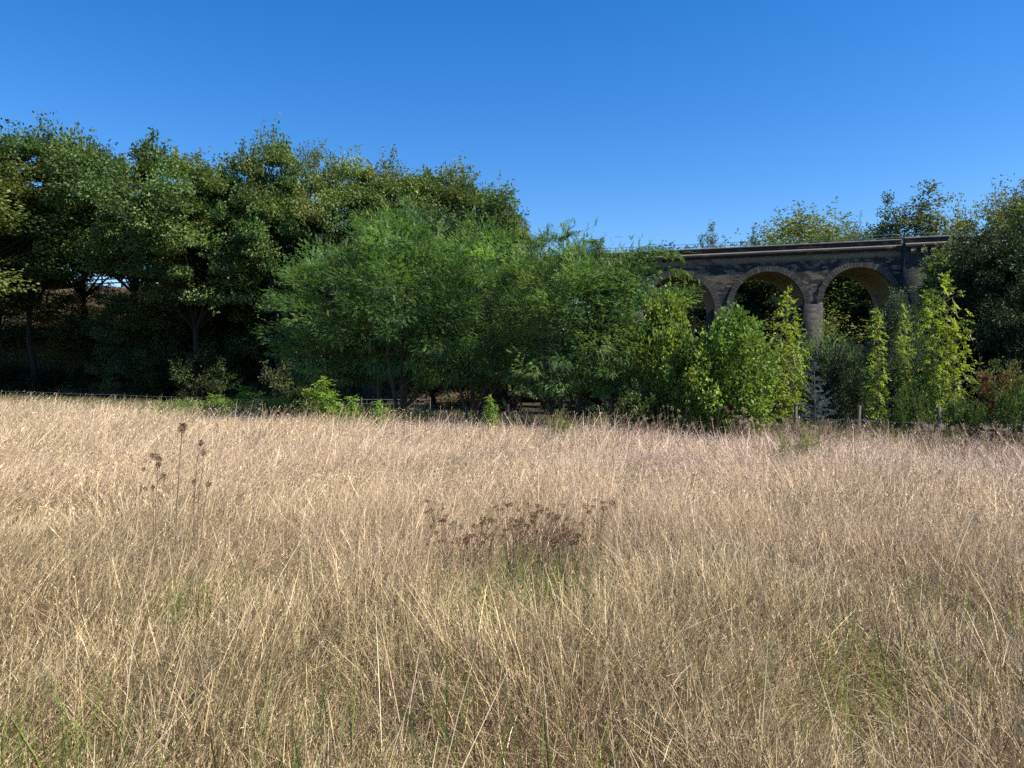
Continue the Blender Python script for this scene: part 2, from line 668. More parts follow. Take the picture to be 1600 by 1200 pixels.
    for s0, s1, o in sects:
        if o == 0:
            beam(band, s0, s1, [(.12, 10.94), (.12, 11.58), (T - .12, 11.58), (T - .12, 10.94)])
        beam(corn, s0, s1, [(o - .16, 11.56), (o - .20, 11.88), (o + .04, 12.00), (T + .2, 12.0), (T + .2, 11.56)])
        beam(para, s0, s1, [(o + .06, 11.98), (o + .06, 12.42), (o + .5, 12.42), (o + .5, 11.98)])
        beam(para, s0, s1, [(T - .5, 11.98), (T - .5, 12.42), (T - .06, 12.42), (T - .06, 11.98)])
        beam(cop, s0, s1, [(o + .02, 12.40), (o + .02, 12.49), (o + .06, 12.54), (o + .56, 12.54), (o + .56, 12.40)])
        beam(cop, s0, s1, [(T - .6, 12.40), (T - .6, 12.52), (T, 12.52), (T, 12.40)])
    part('string_course', band.mesh('string_course', M_BAND), t)
    part('cornice', corn.mesh('cornice', M_PARA), t)
    # thin weathered ledge along the cornice, paler colour paints its sunlit line
    led = Geo()
    for s0, s1, o in sects:
        beam(led, s0 + .004, s1 - .004, [(o - .215, 11.865), (o - .215, 11.88), (o + .0, 11.992), (o + .05, 12.012), (o + .055, 11.99)])
    part('cornice_ledge', led.mesh('cornice_ledge', M_COPING), t)
    part('parapet', para.mesh('parapet', M_PARA), t)
    part('coping', cop.mesh('coping', M_COPING), t)
    # pilaster of the abutment with three corbels
    pil = Geo()
    box(pil, (PIL0, -PRJ + .12, -2.5), (PIL1, .5, CAM_Z + 11.55 + DECK * PIL0), white)
    part('pilaster', pil.mesh('pilaster', M_PIER), t)
    for k in range(5):
        s = PIL0 + .45 + k * .85
        g = Geo()
        z = CAM_Z + DECK * s + 11.553
        v = []
        y0, y1 = -PRJ + .13, -PRJ - .14
        prof = [(y0, z - .62), (y1 + .10, z - .36), (y1, z - .3), (y1, z), (y0, z)]
        V = np.array([[(s + d, p[0], p[1]) for p in prof] for d in (0, .45)]).reshape(-1, 3)
        m = len(prof)
        fs = [(i, (i + 1) % m, (i + 1) % m + m, i + m) for i in range(m)]
        fs += [(0, 1, 2, 3), (0, 3, 4, 0 + 4), (m + 3, m + 2, m + 1, m)]
        fs = [f_ for f_ in fs if len(set(f_)) == 4]
        g.add(V, fs, white)
        part('corbel', g.mesh('corbel', M_BAND), t)
    dk = Geo()
    beam(dk, s_left, s_right, [(.3, 11.2), (.3, 11.62), (T - .3, 11.62), (T - .3, 11.2)])
    part('deck', dk.mesh('deck', M_PARA), t)
    # green hand rail
    r_ = thing('handrail', 'thin green metal handrail running along the top of the viaduct parapet', 'railing', (P0[0], P0[1], 0), math.atan2(E[1], E[0]))
    g = Geo()
    ss = np.linspace(s_left, s_right, 40)
    for h in (.55, .27):
        tube(g, [(s, .75, CAM_Z + 12.52 + DECK * s + h) for s in ss], [.024] * 40, white, 5)
    part('rail', g.mesh('rail', M_RAIL), r_)
    pm = None
    for s in np.arange(s_left + .5, s_right, 2.2):
        if pm is None:
            g = Geo()
            tube(g, [(0, 0, -1.0), (0, 0, .55)], [.022, .022], white, 5)
            pm = g.mesh('post', M_RAIL)
        o = part('post', pm, r_)
        o.location = (s, .75, CAM_Z + 12.52 + DECK * s)


build_viaduct()


# ------------------------------------------------------------------ trees
def crown_points(r, n, H, R, base, prof, mind):
    """clump centres spread through the crown's volume, more of them near its outside"""
    ph = r.uniform(0, 6.28, 6)
    out = []
    tries = 0
    while len(out) < n and tries < n * 60:
        tries += 1
        w = r.uniform(.02, 1)
        a = r.uniform(0, 2 * math.pi)
        bump = 1 + .20 * math.sin(2 * a + ph[0] + 3 * w) + .16 * math.sin(3 * a + ph[1] - 5 * w) + .08 * math.sin(5 * a + ph[2] + 9 * w)
        u = r.uniform(.08, 1) ** .5
        rad = R * prof(w) * u * bump
        p = np.array([rad * math.cos(a), rad * math.sin(a), base + (H - base) * w * (1 + .05 * math.sin(2 * a + ph[3]))])
        if out and np.min(np.linalg.norm((np.array(out) - p) * np.array([1, 1, 1.2]), axis=1)) < mind:
            continue
        out.append(p)
    return np.array(out)


def wood(g, r, H, trunk_r, stems, clumps, top=.82, branch_r=.05, n=7, lean=.06):
    """stems: list of (x0, y0, dx, dy, height fraction); one branch to every clump"""
    paths = []
    for (x0, y0, dx, dy, hf) in stems:
        k = 9
        t = np.linspace(0, 1, k)
        wob = np.cumsum(r.normal(size=(k, 2)) * H * .012, axis=0)
        wob[0] = 0
        p = np.stack([x0 + dx * t ** 1.2 + wob[:, 0], y0 + dy * t ** 1.2 + wob[:, 1], t * H * hf * top], -1)
        rad = trunk_r * hf * ((1 - t) ** .8 * .9 + .1)
        rad[0] *= 1.35
        p[0, 2] = -.35
        tube(g, p, rad, (1, 1, 1), n)
        paths.append((p, rad))
    for cpt in clumps:
        best = None
        for p, rad in paths:
            tz = cpt[2] - .75 * np.linalg.norm(cpt[:2] - p[:, :2], axis=1)
            i = int(np.argmin(np.abs(p[:, 2] - np.clip(tz, p[1, 2] * 1.2, p[-1, 2]))))
            dd = np.linalg.norm(p[i] - cpt)
            if best is None or dd < best[0]:
                best = (dd, p[i], rad[i])
        dd, q, rq = best
        if dd < .05:
            continue
        mid = q * .5 + cpt * .5 + np.array([r.normal() * .06 * dd, r.normal() * .06 * dd, .05 * dd])
        m2 = q * .22 + cpt * .78 + np.array([r.normal() * .05 * dd, r.normal() * .05 * dd, .05 * dd])
        b = min(rq * .6, branch_r * (.4 + dd / 4))
        tube(g, [q, mid, m2, cpt], [b, b * .65, b * .4, b * .15], (1, 1, 1), 4)


def broadleaf(seed, H, R, base, nclump, rc, nleaf, L, W, cols, prof, mat, bark, trunk_r, stems=None, flat=.65, sprig=.6, spread=.10,
              cspread=.14, up=1.0, branch_r=.06, unit=None, mind=.75, sprig_up=.6, under=.6):
    r = np.random.default_rng(seed)
    cl = crown_points(r, nclump, H - rc * .5, R - rc * .6, base, prof, rc * mind)
    gw = Geo()
    wood(gw, r, H, trunk_r, stems or [(0, 0, r.normal() * .03 * H, r.normal() * .03 * H, 1)], cl, branch_r=branch_r)
    g = Geo()
    n = len(cl)
    per = int(nleaf / n)
    ccol = palette(r, n, cols, cspread)
    rs = rc * r.uniform(.6, 1.4, n)
    idx = np.repeat(np.arange(n), per)
    off = rand_unit(r, n * per) * (r.uniform(0, 1, (n * per, 1)) ** .34)
    off[:, 2] = np.where(off[:, 2] < 0, off[:, 2] * under, off[:, 2])
    off *= np.array([1, 1, flat])
    lump = 1 + .25 * np.sin(off[:, :1] * 5 + idx[:, None] * 1.7) * np.cos(off[:, 1:2] * 5 + idx[:, None] * .6)
    pos = cl[idx] + off * rs[idx][:, None] * lump
    outw = nz(cl[idx] - np.array([0, 0, base + (H - base) * .3]))
    m = len(pos)
    col = ccol[idx] * np.exp(r.normal(size=(m, 1)) * spread) * (1 + r.normal(size=(m, 3)) * .05)
    d = off * .8 + outw * .5 + rand_unit(r, m) * .7 + np.array([0, 0, -.2])
    # sprigs: short leafy shoots that break the outline
    ns = int(n * sprig * 3)
    si = r.integers(0, n, ns)
    so = nz(nz(cl[si] - np.array([0, 0, base + (H - base) * .25])) + rand_unit(r, ns) * .6 + np.array([0, 0, sprig_up]))
    k = 14
    tt = r.uniform(.55, 1.38, (ns, k))
    sp = cl[si][:, None, :] + so[:, None, :] * (tt * rs[si][:, None])[..., None] * np.array([1, 1, .95]) + r.normal(size=(ns, k, 3)) * L * .55
    sd = so[:, None, :] * .8 + r.normal(size=(ns, k, 3)) * .6
    sc = np.repeat(ccol[si], k, axis=0) * np.exp(r.normal(size=(ns * k, 1)) * spread)
    if unit is None:
        leaf_quads(g, pos, d, nz(np.array([0, 0, up]) + rand_unit(r, m) * .95), L * r.uniform(.7, 1.25, m), W * r.uniform(.75, 1.2, m), col)
        leaf_quads(g, sp.reshape(-1, 3), sd.reshape(-1, 3), nz(np.array([0, 0, up]) + rand_unit(r, ns * k) * .9), L * r.uniform(.7, 1.2, ns * k), W, sc)
    else:
        nl, length = unit
        d = off * 1.0 + outw * .7 + rand_unit(r, m) * .45 + np.array([0, 0, .05])
        pinnate(g, r, pos, d, length * r.uniform(.7, 1.25, m), nl, L, W, col)
        kk = 5
        sel = np.argsort(r.uniform(size=(ns, k)), axis=1)[:, :kk]
        sp2 = np.take_along_axis(sp, sel[..., None], axis=1).reshape(-1, 3)
        sd2 = np.take_along_axis(sd, sel[..., None], axis=1).reshape(-1, 3)
        pinnate(g, r, sp2, sd2, length * r.uniform(.8, 1.4, ns * kk), nl, L, W, np.repeat(ccol[si], kk, axis=0))
    # thin shoots carrying the sprigs
    return dict(H=H, R=R, wood=gw.mesh('trunk', bark, True), crown=g.mesh('crown', mat))


def dome(w):
    u = max(0.0, 1 - abs(1.75 * w - .75) ** 2.4)
    return max(.25, u ** .5)


def round_top(w):
    return math.sqrt(max(.03, 1 - (1.9 * w - .9) ** 2))


def spire(w):
    return max(.06, (1 - w) ** .7 * min(1, .45 + 2.2 * w))


def plant(var, name, label, cat, px, ytop, Z, wpx, rz=0.0, group=None, dz=0.0, wood_name='trunk', crown_name='crown', gz=None, sy=None):
    """stand a tree of the given variant so that its top and width fall where the photograph has them"""
    x = wx(px, Z)
    g = (float(ground_z(x, Z)) if gz is None else gz) + dz
    h = wz(ytop, Z) - g
    w = wpx / FPX * Z
    sx = w / (2 * var['R'])
    sz = h / var['H']
    t = thing(name, label, cat, (x, Z, g), rz, (sx, sx if sy is None else sy, sz), group)
    part(wood_name, var['wood'], t)
    part(crown_name, var['crown'], t)
    return t


OAKC = [(.118, .18, .050), (.098, .158, .050), (.145, .195, .056), (.083, .138, .052), (.155, .19, .062)]
oaks = [broadleaf(100 + i, 20, 6.2, b, 88, 1.5, 64000, .25, .17, OAKC, dome, M_OAK, M_BARK, .32, branch_r=.07, sprig=1.0, cspread=.2, flat=.7, under=.4, mind=1.0)
        for i, b in enumerate((7.8, 7.4, 7.0, 8.0))]
oaks_high = [broadleaf(130 + i, 20, 6.4, 9.4, 70, 1.5, 46000, .25, .17, OAKC, dome, M_OAK, M_BARK, .26, branch_r=.07, sprig=1.0, cspread=.2, flat=.7, under=.4, mind=.95) for i in range(2)]
oak_thin = broadleaf(120, 20, 4.2, 5.0, 60, 1.15, 13000, .21, .14, [(.125, .165, .055), (.10, .14, .05), (.15, .18, .06)], round_top, M_OAK, M_BARK, .26, sprig=1.4)

G_OAK = 'oaks crowding the railway embankment'


def bank_z(x, y):
    """height of the embankment's near slope at a point"""
    d = np.array([x, y]) - P0
    s, n = d @ E, d @ NI
    zc = deck_z(s)
    if n >= 0:
        return zc
    if n <= -19 or s > -12:
        return float(ground_z(x, y))
    k = 1 + n / 19.0
    return max(-1.2 + (zc + 1.2) * k ** 1.05, float(ground_z(x, y)))


oak_list = [
    (0, -60, 242, 59, 300, .3, 'tall oak cut off by the left edge of the photo'),
    (1, 52, 213, 63, 190, 1.2, 'oak with the highest top of the wood, near the left edge'),
    (2, 132, 230, 66, 170, 2.3, 'oak between the highest oak and the broad round topped one'),
    (3, 215, 228, 61, 190, 3.1, 'broad round topped oak above the second gap of bright sky over the rail fence'),
    (0, 322, 250, 58, 180, 4.2, 'oak with a lower flat top left of the two pointed tops'),
    (2, 428, 231, 59, 150, 5.0, 'oak with the left one of two pointed leafy tops at the middle of the wood'),
    (1, 548, 262, 59, 150, .9, 'oak rising behind the left shoulder of the fine leaved acacias'),
    (3, 618, 268, 60, 160, 2.0, 'oak behind the tallest acacia, dark and dense'),
    (0, 690, 263, 60, 170, 5.6, 'round headed oak where the wood starts to fall away to the right'),
    (2, 742, 305, 60, 130, 4.0, 'smaller oak on the falling right shoulder of the wood'),
    (1, 785, 346, 59, 78, 3.4, 'smallest oak, at the right hand end of the wood against the sky'),
]
for v, px, yt, Z, w, rz, lab in oak_list:
    plant(oaks_high[px // 60 % 2] if px in (52, 132, 215) else oaks[v], 'oak_tree', lab, 'tree', px, yt, Z, w * 1.25, rz, G_OAK, gz=bank_z(wx(px, Z), Z))
plant(oak_thin, 'young_tree', 'thin sparse young tree whose leaves break up the patch of sky over the rail fence', 'tree', 128, 392, 68, 150, 1.7, 'young trees on the shaded bank', gz=bank_z(wx(128, 68), 68) - 3.0)
plant(oak_thin, 'oak_tree', 'thin see-through oak with sky showing in its pointed crown', 'tree', 488, 220, 66, 96, .4, G_OAK, gz=bank_z(wx(488, 66), 66))

# lower, nearer trees whose crowns hang over the slope
LOWC = [(.07, .105, .035), (.055, .09, .033), (.09, .12, .04)]  # greens darkened to put the wood's shade into the leaf colour
low_oaks = [broadleaf(140 + i, 12, 4.6, 1.6, 70, 1.25, 30000, .19, .12, LOWC, dome, M_OAK, M_BARK, .2, branch_r=.05, sprig=.9) for i in range(2)]
low_list = [
    (0, -5, 405, 69, 170, .5, 'low leafy tree at the left edge beside the patch of sky under the oaks'),
    (1, 195, 455, 60, 115, 2.0, 'bushy young tree on the bank just right of the sunlit bare earth'),
    (1, 258, 440, 61, 110, 2.9, 'shaded tree between the bushy young one and the dark one'),
    (0, 330, 440, 66, 150, 3.9, 'shaded low tree in front of the dark wood, left of the acacias'),
    (1, 405, 420, 65, 150, 5.9, 'shaded low tree touching the left edge of the acacias'),
    (0, 300, 478, 62.5, 120, 2.2, 'shaded low tree behind the trunks left of the acacias'),
    (0, 150, 500, 66, 120, 4.9, 'low black-green tree above the brown foot of the bank'),
    (0, 285, 400, 69, 150, 1.4, 'dark young tree in deep shade on the bank right of the rail fence'),
    (1, 372, 350, 69, 170, 3.2, 'dark young tree in the deepest shade of the wood'),
    (0, 440, 345, 62, 190, 4.4, 'leafy oak leaning out above the left side of the acacias'),
    (1, 545, 370, 62, 200, 5.2, 'shaded tree standing right behind the left acacia'),
    (0, 680, 340, 54, 220, .2, 'shaded tree behind the middle acacia filling its gaps'),
    (1, 790, 420, 52, 200, 2.7, 'dark tree behind the gap between the acacias'),
    (0, 900, 420, 58, 190, 3.9, 'dark tree hiding the left end of the viaduct'),
]
for v, px, yt, Z, w, rz, lab in low_list:
    plant(low_oaks[v], 'young_tree', lab, 'tree', px, yt, Z, w, rz, 'young trees on the shaded bank', gz=bank_z(wx(px, Z), Z))
shrubs_bank = broadleaf(160, 3, 2.0, .15, 40, .55, 9000, .13, .09, [(.05, .075, .02), (.07, .09, .025), (.06, .07, .03)], dome, M_OAK, M_BARK, .05, branch_r=.02, sprig=1.2,
                        stems=[(0, 0, .5, .3, .9), (.1, 0, -.6, .2, .8), (0, .1, .1, -.5, 1.0)])
bank_shrubs = [
    (262, 548, 60, 90, .3, 'sunlit green shrub low on the dark bank behind the left fence'),
    (232, 580, 60, 70, 1.3, 'small yellowish shrub at the foot of the dark bank'),
    (330, 570, 63, 110, 2.3, 'dark shrub at the foot of the bank under the oaks'),
    (322, 548, 56.5, 90, 2.6, 'olive shrub at the foot of the bank in front of a bare oak trunk'),
    (400, 560, 62, 110, 5.3, 'dark shrub left of the acacias behind the fence'),
    (215, 500, 67, 70, .8, 'shrub halfway up the bank under the young tree'),
    (300, 500, 67, 90, 1.8, 'black green shrub halfway up the shaded bank'),
    (470, 560, 46, 100, 2.8, 'shrub under the left acacia behind the fence'),
]
for px, yt, Z, w, rz, lab in bank_shrubs:
    plant(shrubs_bank, 'bank_shrub', lab, 'shrub', px, yt, Z, w, rz, 'shrubs on the embankment', gz=bank_z(wx(px, Z), Z), wood_name='stem', crown_name='foliage')

def undergrowth():
    r = np.random.default_rng(88)
    n = 90000
    sx = r.uniform(-78, -14, n)
    nn = -20 + 18 * r.uniform(0, 1, n) ** .9
    x = P0[0] + E[0] * sx + NI[0] * nn
    y = P0[1] + E[1] * sx + NI[1] * nn
    keep = smooth_noise(x, y, 61, 2.2) + .5 * smooth_noise(x, y, 62, .7) > -.25
    x, y = x[keep], y[keep]
    z = np.array([bank_z(a, b) for a, b in zip(x, y)])
    n = len(x)
    hmax = .25 + .45 * np.clip(smooth_noise(x, y, 63, 1.4) + .3, 0, 1)
    p = np.stack([x, y, z + .25 + r.uniform(-.1, 1, n) * hmax], -1)
    g = Geo()
    col = np.where((r.uniform(0, 1, n) < .35)[:, None], palette(r, n, [(.14, .10, .055), (.10, .07, .04), (.18, .13, .07)], .25), palette(r, n, [(.07, .115, .04), (.10, .14, .05), (.055, .085, .035)], .25))
    leaf_quads(g, p, rand_unit(r, n) + np.array([0, 0, .3]), nz(np.array([0, 0, .8]) + rand_unit(r, n)), r.uniform(.12, .30, n), .08, col)
    stuff('undergrowth', g.mesh('undergrowth', M_OAK), 'low brambles, ivy and dead leaves covering the shaded bank', 'undergrowth')


undergrowth()

# acacias: fine pinnate foliage in layered sprays
ROBC = [(.14, .245, .072), (.11, .205, .07), (.175, .275, .08), (.085, .165, .066)]
rob_stems = [[(0, 0, .5, .2, 1), (.5, .3, 1.6, .5, .8), (-.5, .1, -1.5, -.2, .85)],
             [(0, 0, -.3, .1, 1), (.4, -.2, 1.4, -.6, .85), (-.4, .3, -1.3, .6, .8), (.1, .5, .2, 1.4, .8)],
             [(0, 0, .2, -.2, 1), (.2, .2, 1.8, .2, .75), (-.2, 0, -1.4, -.6, .85)]]
robinias = [broadleaf(200 + i, 8, 3.6, 2.0, 88, .82, 12500, .06, .034, ROBC, dome, M_ROB, M_BARK2, .13, stems=rob_stems[i], flat=.55, sprig=.8, branch_r=.03,
                      unit=(13, .25), spread=.14, cspread=.16, mind=.85, sprig_up=.35, under=.5) for i in range(3)]
G_ROB = 'fine leaved acacias behind the meadow'
for v, px, yt, Z, w, rz, lab in [
    (0, 520, 388, 31, 205, .4, 'fine leaved acacia at the left of the group, spreading over the dark wood'),
    (1, 622, 330, 29.5, 235, 2.0, 'tallest fine leaved acacia, with a few yellow leaves at its top'),
    (2, 742, 352, 29, 215, 3.6, 'fine leaved acacia between the tallest one and the one with the long shoots'),
    (1, 878, 366, 26.5, 205, 4.6, 'fine leaved acacia with a thick dark forked trunk'),
    (0, 978, 398, 26, 165, 5.4, 'fine leaved acacia in front of the viaduct parapet'),
]:
    plant(robinias[v], 'acacia_tree', lab, 'tree', px, yt, Z, w * 1.08, rz, G_ROB)


# ------------------------------------------------------------------ saplings with long compound leaves
def sapling(seed, H, stems, L, W, nl, rach, gap, cols, lean_up=.25, taper=True, crown_from=.12, side=.8):
    r = np.random.default_rng(seed)
    gw, g = Geo(), Geo()
    maxr = 0
    for (x0, y0, dx, dy, hf) in stems:
        k = 12
        t = np.linspace(0, 1, k)
        wob = np.cumsum(r.normal(size=(k, 2)) * .02, axis=0)
        p = np.stack([x0 + dx * t + wob[:, 0], y0 + dy * t + wob[:, 1], t * H * hf], -1)
        p[0, 2] = -.2
        tube(gw, p, .028 * hf * (1 - t * .85), (1, 1, 1), 5)
        m = int(H * hf * (1 - crown_from) / gap)
        tt = crown_from + (1 - crown_from) * (np.arange(m) + .5) / m
        az0 = r.uniform(0, 6.28)
        pos, dr, ln = [], [], []
        for i, ti in enumerate(tt):
            base = np.array([np.interp(ti, t, p[:, q]) for q in range(3)])
            wdt = (math.sin(math.pi * min(1, .25 + ti * .75)) ** .4) * r.uniform(.6, 1.1)
            for sgn in (0, 1, 2, 3):
                a = az0 + i * math.pi / 2 + sgn * math.pi / 2 + r.normal() * .35
                reach = r.uniform(0, side) * wdt if ti < .93 else 0
                d = np.array([math.cos(a), math.sin(a), lean_up + .7 * max(0, ti - .85) / .15 + r.normal() * .4])
                b = base + np.array([math.cos(a), math.sin(a), .35]) * reach
                if reach > .15:
                    tube(gw, [base, (base + b) / 2 + np.array([0, 0, .02]), b], [.008, .006, .003], (1, 1, 1), 4)
                pos.append(b)
                dr.append(d)
                ln.append(rach * r.uniform(.75, 1.2) * (1 - .35 * max(0, ti - .6) / .4))
        pos = np.array(pos)
        cc = palette(r, len(pos), cols, .12)
        maxr = max(maxr, np.max(np.abs(pos[:, 0])) + rach * .75)
        pinnate(g, r, pos, np.array(dr), np.array(ln), nl, L, W, cc, .22, .5)
    return dict(H=H * max(s[4] for s in stems) + .1, R=maxr, wood=gw.mesh('stem', M_TWIG, True), crown=g.mesh('foliage', M_ASH))


YG = [(.27, .34, .06), (.215, .295, .058), (.33, .38, .07), (.17, .255, .054)]
sap_a = sapling(300, 4.4, [(0, 0, .1, 0, 1), (.25, .1, .45, .1, .78), (-.2, .1, -.3, .1, .7)], .15, .058, 9, .36, .10, YG)
sap_b = sapling(301, 4.8, [(0, 0, .05, 0, 1), (.3, 0, .5, .1, .9), (-.3, .1, -.35, 0, .72), (.1, .4, .2, .3, .8)], .155, .06, 9, .38, .095, YG, side=.95)
sap_c = sapling(302, 3.6, [(0, 0, .0, 0, 1), (.2, 0, .35, 0, .62)], .145, .055, 9, .34, .095, [(.25, .32, .06), (.31, .37, .075), (.19, .265, .055)], side=.45)
weed_s = sapling(303, 1.5, [(0, 0, .05, 0, 1), (.12, .1, .4, .1, .8), (-.1, 0, -.35, .05, .75)], .13, .05, 9, .32, .085, [(.17, .28, .05), (.21, .31, .06), (.13, .22, .045)], side=.15, crown_from=.1)
for var, px, yt, Z, w, rz, lab, nm in [
    (sap_a, 1226, 452, 25.0, 92, .3, 'tall narrow yellow-green ash sapling in front of the middle arch', 'ash_sapling'),
    (sap_c, 1374, 480, 23.5, 62, 1.2, 'slender ash sapling with one leading shoot right of the small blue conifer', 'ash_sapling'),
    (sap_b, 1476, 424, 23.5, 102, 2.2, 'largest yellow-green ash sapling, in stacked tiers before the dark trees', 'ash_sapling'),
    (sap_a, 1416, 478, 26.5, 50, 3.5, 'ash sapling half hidden behind the largest yellow-green one', 'ash_sapling'),
]:
    plant(var, nm, lab, 'sapling', px, yt, Z, w, rz, 'ash saplings by the right fence', wood_name='stem', crown_name='foliage')
for var, px, yt, Z, w, rz, lab in [
    (weed_s, 385, 600, 33.0, 60, .3, 'bright green sucker at the left fence with feathered leaves'),
    (weed_s, 340, 614, 34.0, 60, 1.3, 'low green sucker just left of the brightest one at the fence'),
    (weed_s, 505, 588, 26.5, 84, 2.3, 'broad bright sucker under the left acacia with spreading feathered leaves'),
    (weed_s, 447, 610, 30.0, 56, 3.1, 'small sucker midway along the row of bright ones at the fence'),
    (weed_s, 545, 616, 26.0, 60, 4.1, 'low sucker right of the broad bright one'),
    (weed_s, 590, 624, 25.0, 50, 5.0, 'lowest sucker, in front of the mesh panel'),
    (weed_s, 420, 616, 31.0, 50, .7, 'low sucker right of the brightest one'),
    (weed_s, 765, 616, 24.0, 40, 5.1, 'pale feathered sucker between the acacia trunks'),
]:
    plant(var, 'tree_sucker', lab, 'sapling', px, yt, Z, w, rz, 'suckers along the fence', wood_name='stem', crown_name='foliage')

# long arching shoots on top of the acacias, against the sky
def long_shoot(seed, length, d):
    r = np.random.default_rng(seed)
    gw, g = Geo(), Geo()
    d = np.array(d, float)
    t = np.linspace(0, 1, 8)
    p = d[None, :] * (t * length)[:, None]
    p[:, 2] -= .25 * length * t ** 2
    tube(gw, p, .012 * (1 - t * .8), (1, 1, 1), 4)
    m = 9
    tt = np.linspace(.2, 1, m)
    pos = np.stack([np.interp(tt, t, p[:, q]) for q in range(3)], -1)
    pos = np.repeat(pos, 2, axis=0)
    sd = np.cross(nz(d), [0, 0, 1.0])
    dr = np.array([(1 if i % 2 else -1) * sd * .8 + nz(d) * .5 + np.array([0, 0, -.35]) + r.normal(size=3) * .2 for i in range(2 * m)])
    pinnate(g, r, pos, dr, .42 * r.uniform(.8, 1.2, 2 * m), 13, .105, .05, palette(r, 2 * m, [(.08, .13, .035), (.1, .15, .04)], .1), .1, .3)
    return gw, g


def tall_acacia_shoots():
    Z = 25.5
    t = thing('acacia_tree', 'young acacia whose long arching feathered shoots stand out against the sky', 'tree', (wx(955, Z), Z, float(ground_z(wx(955, Z), Z))), 0, (1, 1, 1), G_ROB)
    z0 = wz(470, Z) - t.location.z
    gw, g = Geo(), Geo()
    tube(gw, [(0, 0, -.3), (.05, 0, z0 * .5), (0, .05, z0), (.1, 0, z0 + .9)], [.07, .055, .04, .015], (1, 1, 1), 6)
    for k, (px, py, d, ln) in enumerate([(955, 398, (-.45, 0, .7), .95), (968, 402, (.85, .1, .55), 1.5), (985, 402, (.9, -.1, .40), 1.4), (940, 405, (-.2, .1, .9), .95),
                                         (880, 385, (.1, 0, .8), .8), (1020, 395, (.9, 0, .25), 1.0), (860, 388, (-.7, 0, .6), .9), (1040, 420, (.9, 0, .12), .7)]):
        a, b = long_shoot(500 + k, ln, d)
        o = np.array([wx(px, Z) - t.location.x, 0, wz(py, Z) - t.location.z])
        q = np.array([0, 0, z0])
        tube(gw, [q, (q + o) / 2 + np.array([0, 0, -.1]), o], [.03, .02, .012], (1, 1, 1), 5)
        for src, dst in ((a, gw), (b, g)):
            for vv, ff, cc in zip(src.v, src.f, src.c):
                dst.add(vv + o, ff - ff.min(), cc)
    r = np.random.default_rng(77)
    n = 900
    pos = np.stack([r.normal(size=n) * .9, r.normal(size=n) * .6, z0 + .2 + r.normal(size=n) * .5], -1)
    pinnate(g, r, pos, rand_unit(r, n) * np.array([1, 1, .4]), .3 * r.uniform(.7, 1.2, n), 13, .065, .03, palette(r, n, ROBC, .14))
    part('trunk', gw.mesh('trunk', M_BARK2, True), t)
    part('crown', g.mesh('crown', M_ROB), t)


tall_acacia_shoots()

# ------------------------------------------------------------------ right hand shrubs
SHC = [(.135, .22, .042), (.185, .265, .052), (.105, .18, .04), (.23, .29, .06)]
sh_stems = [(0, 0, .4, .1, 1), (.2, .1, .9, .3, .85), (-.2, .1, -.8, .2, .9), (0, -.2, .1, -.7, .85), (.1, .2, .3, .6, .8)]
broad_a = broadleaf(400, 4.2, 1.7, .15, 95, .38, 8200, .16, .105, SHC, round_top, M_GLOSS, M_BARK2, .05, stems=sh_stems, flat=1.3, sprig=.9, branch_r=.018, up=.6)
broad_b = broadleaf(401, 4.2, 1.6, .15, 90, .40, 7600, .165, .105, [(.20, .265, .055), (.265, .31, .065), (.15, .215, .05)], round_top, M_GLOSS, M_BARK2, .05, stems=sh_stems, flat=1.3, sprig=1.0,
                    branch_r=.018, up=.6)
grey_sh = broadleaf(402, 3.5, 1.3, .1, 80, .34, 9000, .085, .05, [(.075, .105, .06), (.095, .125, .075), (.06, .085, .05)], round_top, M_GLOSS, M_BARK2, .04, stems=sh_stems, flat=1.1, sprig=1.2, branch_r=.015)
low_sh = broadleaf(403, 1.6, 1.2, .05, 60, .28, 6500, .085, .05, [(.06, .10, .03), (.08, .12, .035), (.1, .13, .04)], dome, M_GLOSS, M_BARK2, .03, stems=sh_stems, flat=1.1, sprig=1.4, branch_r=.012)
red_sh = broadleaf(404, 2.6, 1.3, .05, 70, .30, 8000, .075, .045, [(.11, .15, .045), (.14, .17, .055), (.22, .075, .05), (.13, .15, .05), (.17, .08, .05)], dome, M_GLOSS, M_BARK2, .03, stems=sh_stems, flat=1.2,
                   sprig=1.6, branch_r=.012)
for var, px, yt, Z, w, rz, lab in [
    (broad_b, 1038, 472, 25.0, 108, .5, 'yellow-green broad leaved shrub right of the acacias, tallest of the leafy shrubs'),
    (broad_a, 1145, 497, 23.5, 145, 1.7, 'wide glossy deep green shrub in front of the pier between the arches'),
    (broad_a, 1085, 535, 23.5, 110, 2.7, 'shaded glossy shrub between the yellow-green shrub and the wide glossy one'),
    (grey_sh, 1400, 462, 30.0, 90, .9, 'grey-green shrub in front of the right arch pier'),
    (low_sh, 1420, 608, 22.5, 66, 2.0, 'low dark green shrub between the two ash saplings'),
    (low_sh, 1505, 628, 21.5, 70, 3.2, 'low shrub with yellowish tips at the foot of the largest sapling'),
    (red_sh, 1568, 568, 23.0, 100, .4, 'shrub with reddish leaves in its middle, near the right edge'),
    (low_sh, 1590, 610, 20.8, 70, 4.6, 'low green shrub at the right edge behind the seed heads'),
    (low_sh, 1005, 610, 24.0, 90, 5.5, 'low dark shrub under the acacia by the viaduct'),
]:
    plant(var, 'leafy_shrub', lab, 'shrub', px, yt, Z, w, rz, 'shrubs behind the right fence', wood_name='stem', crown_name='foliage')


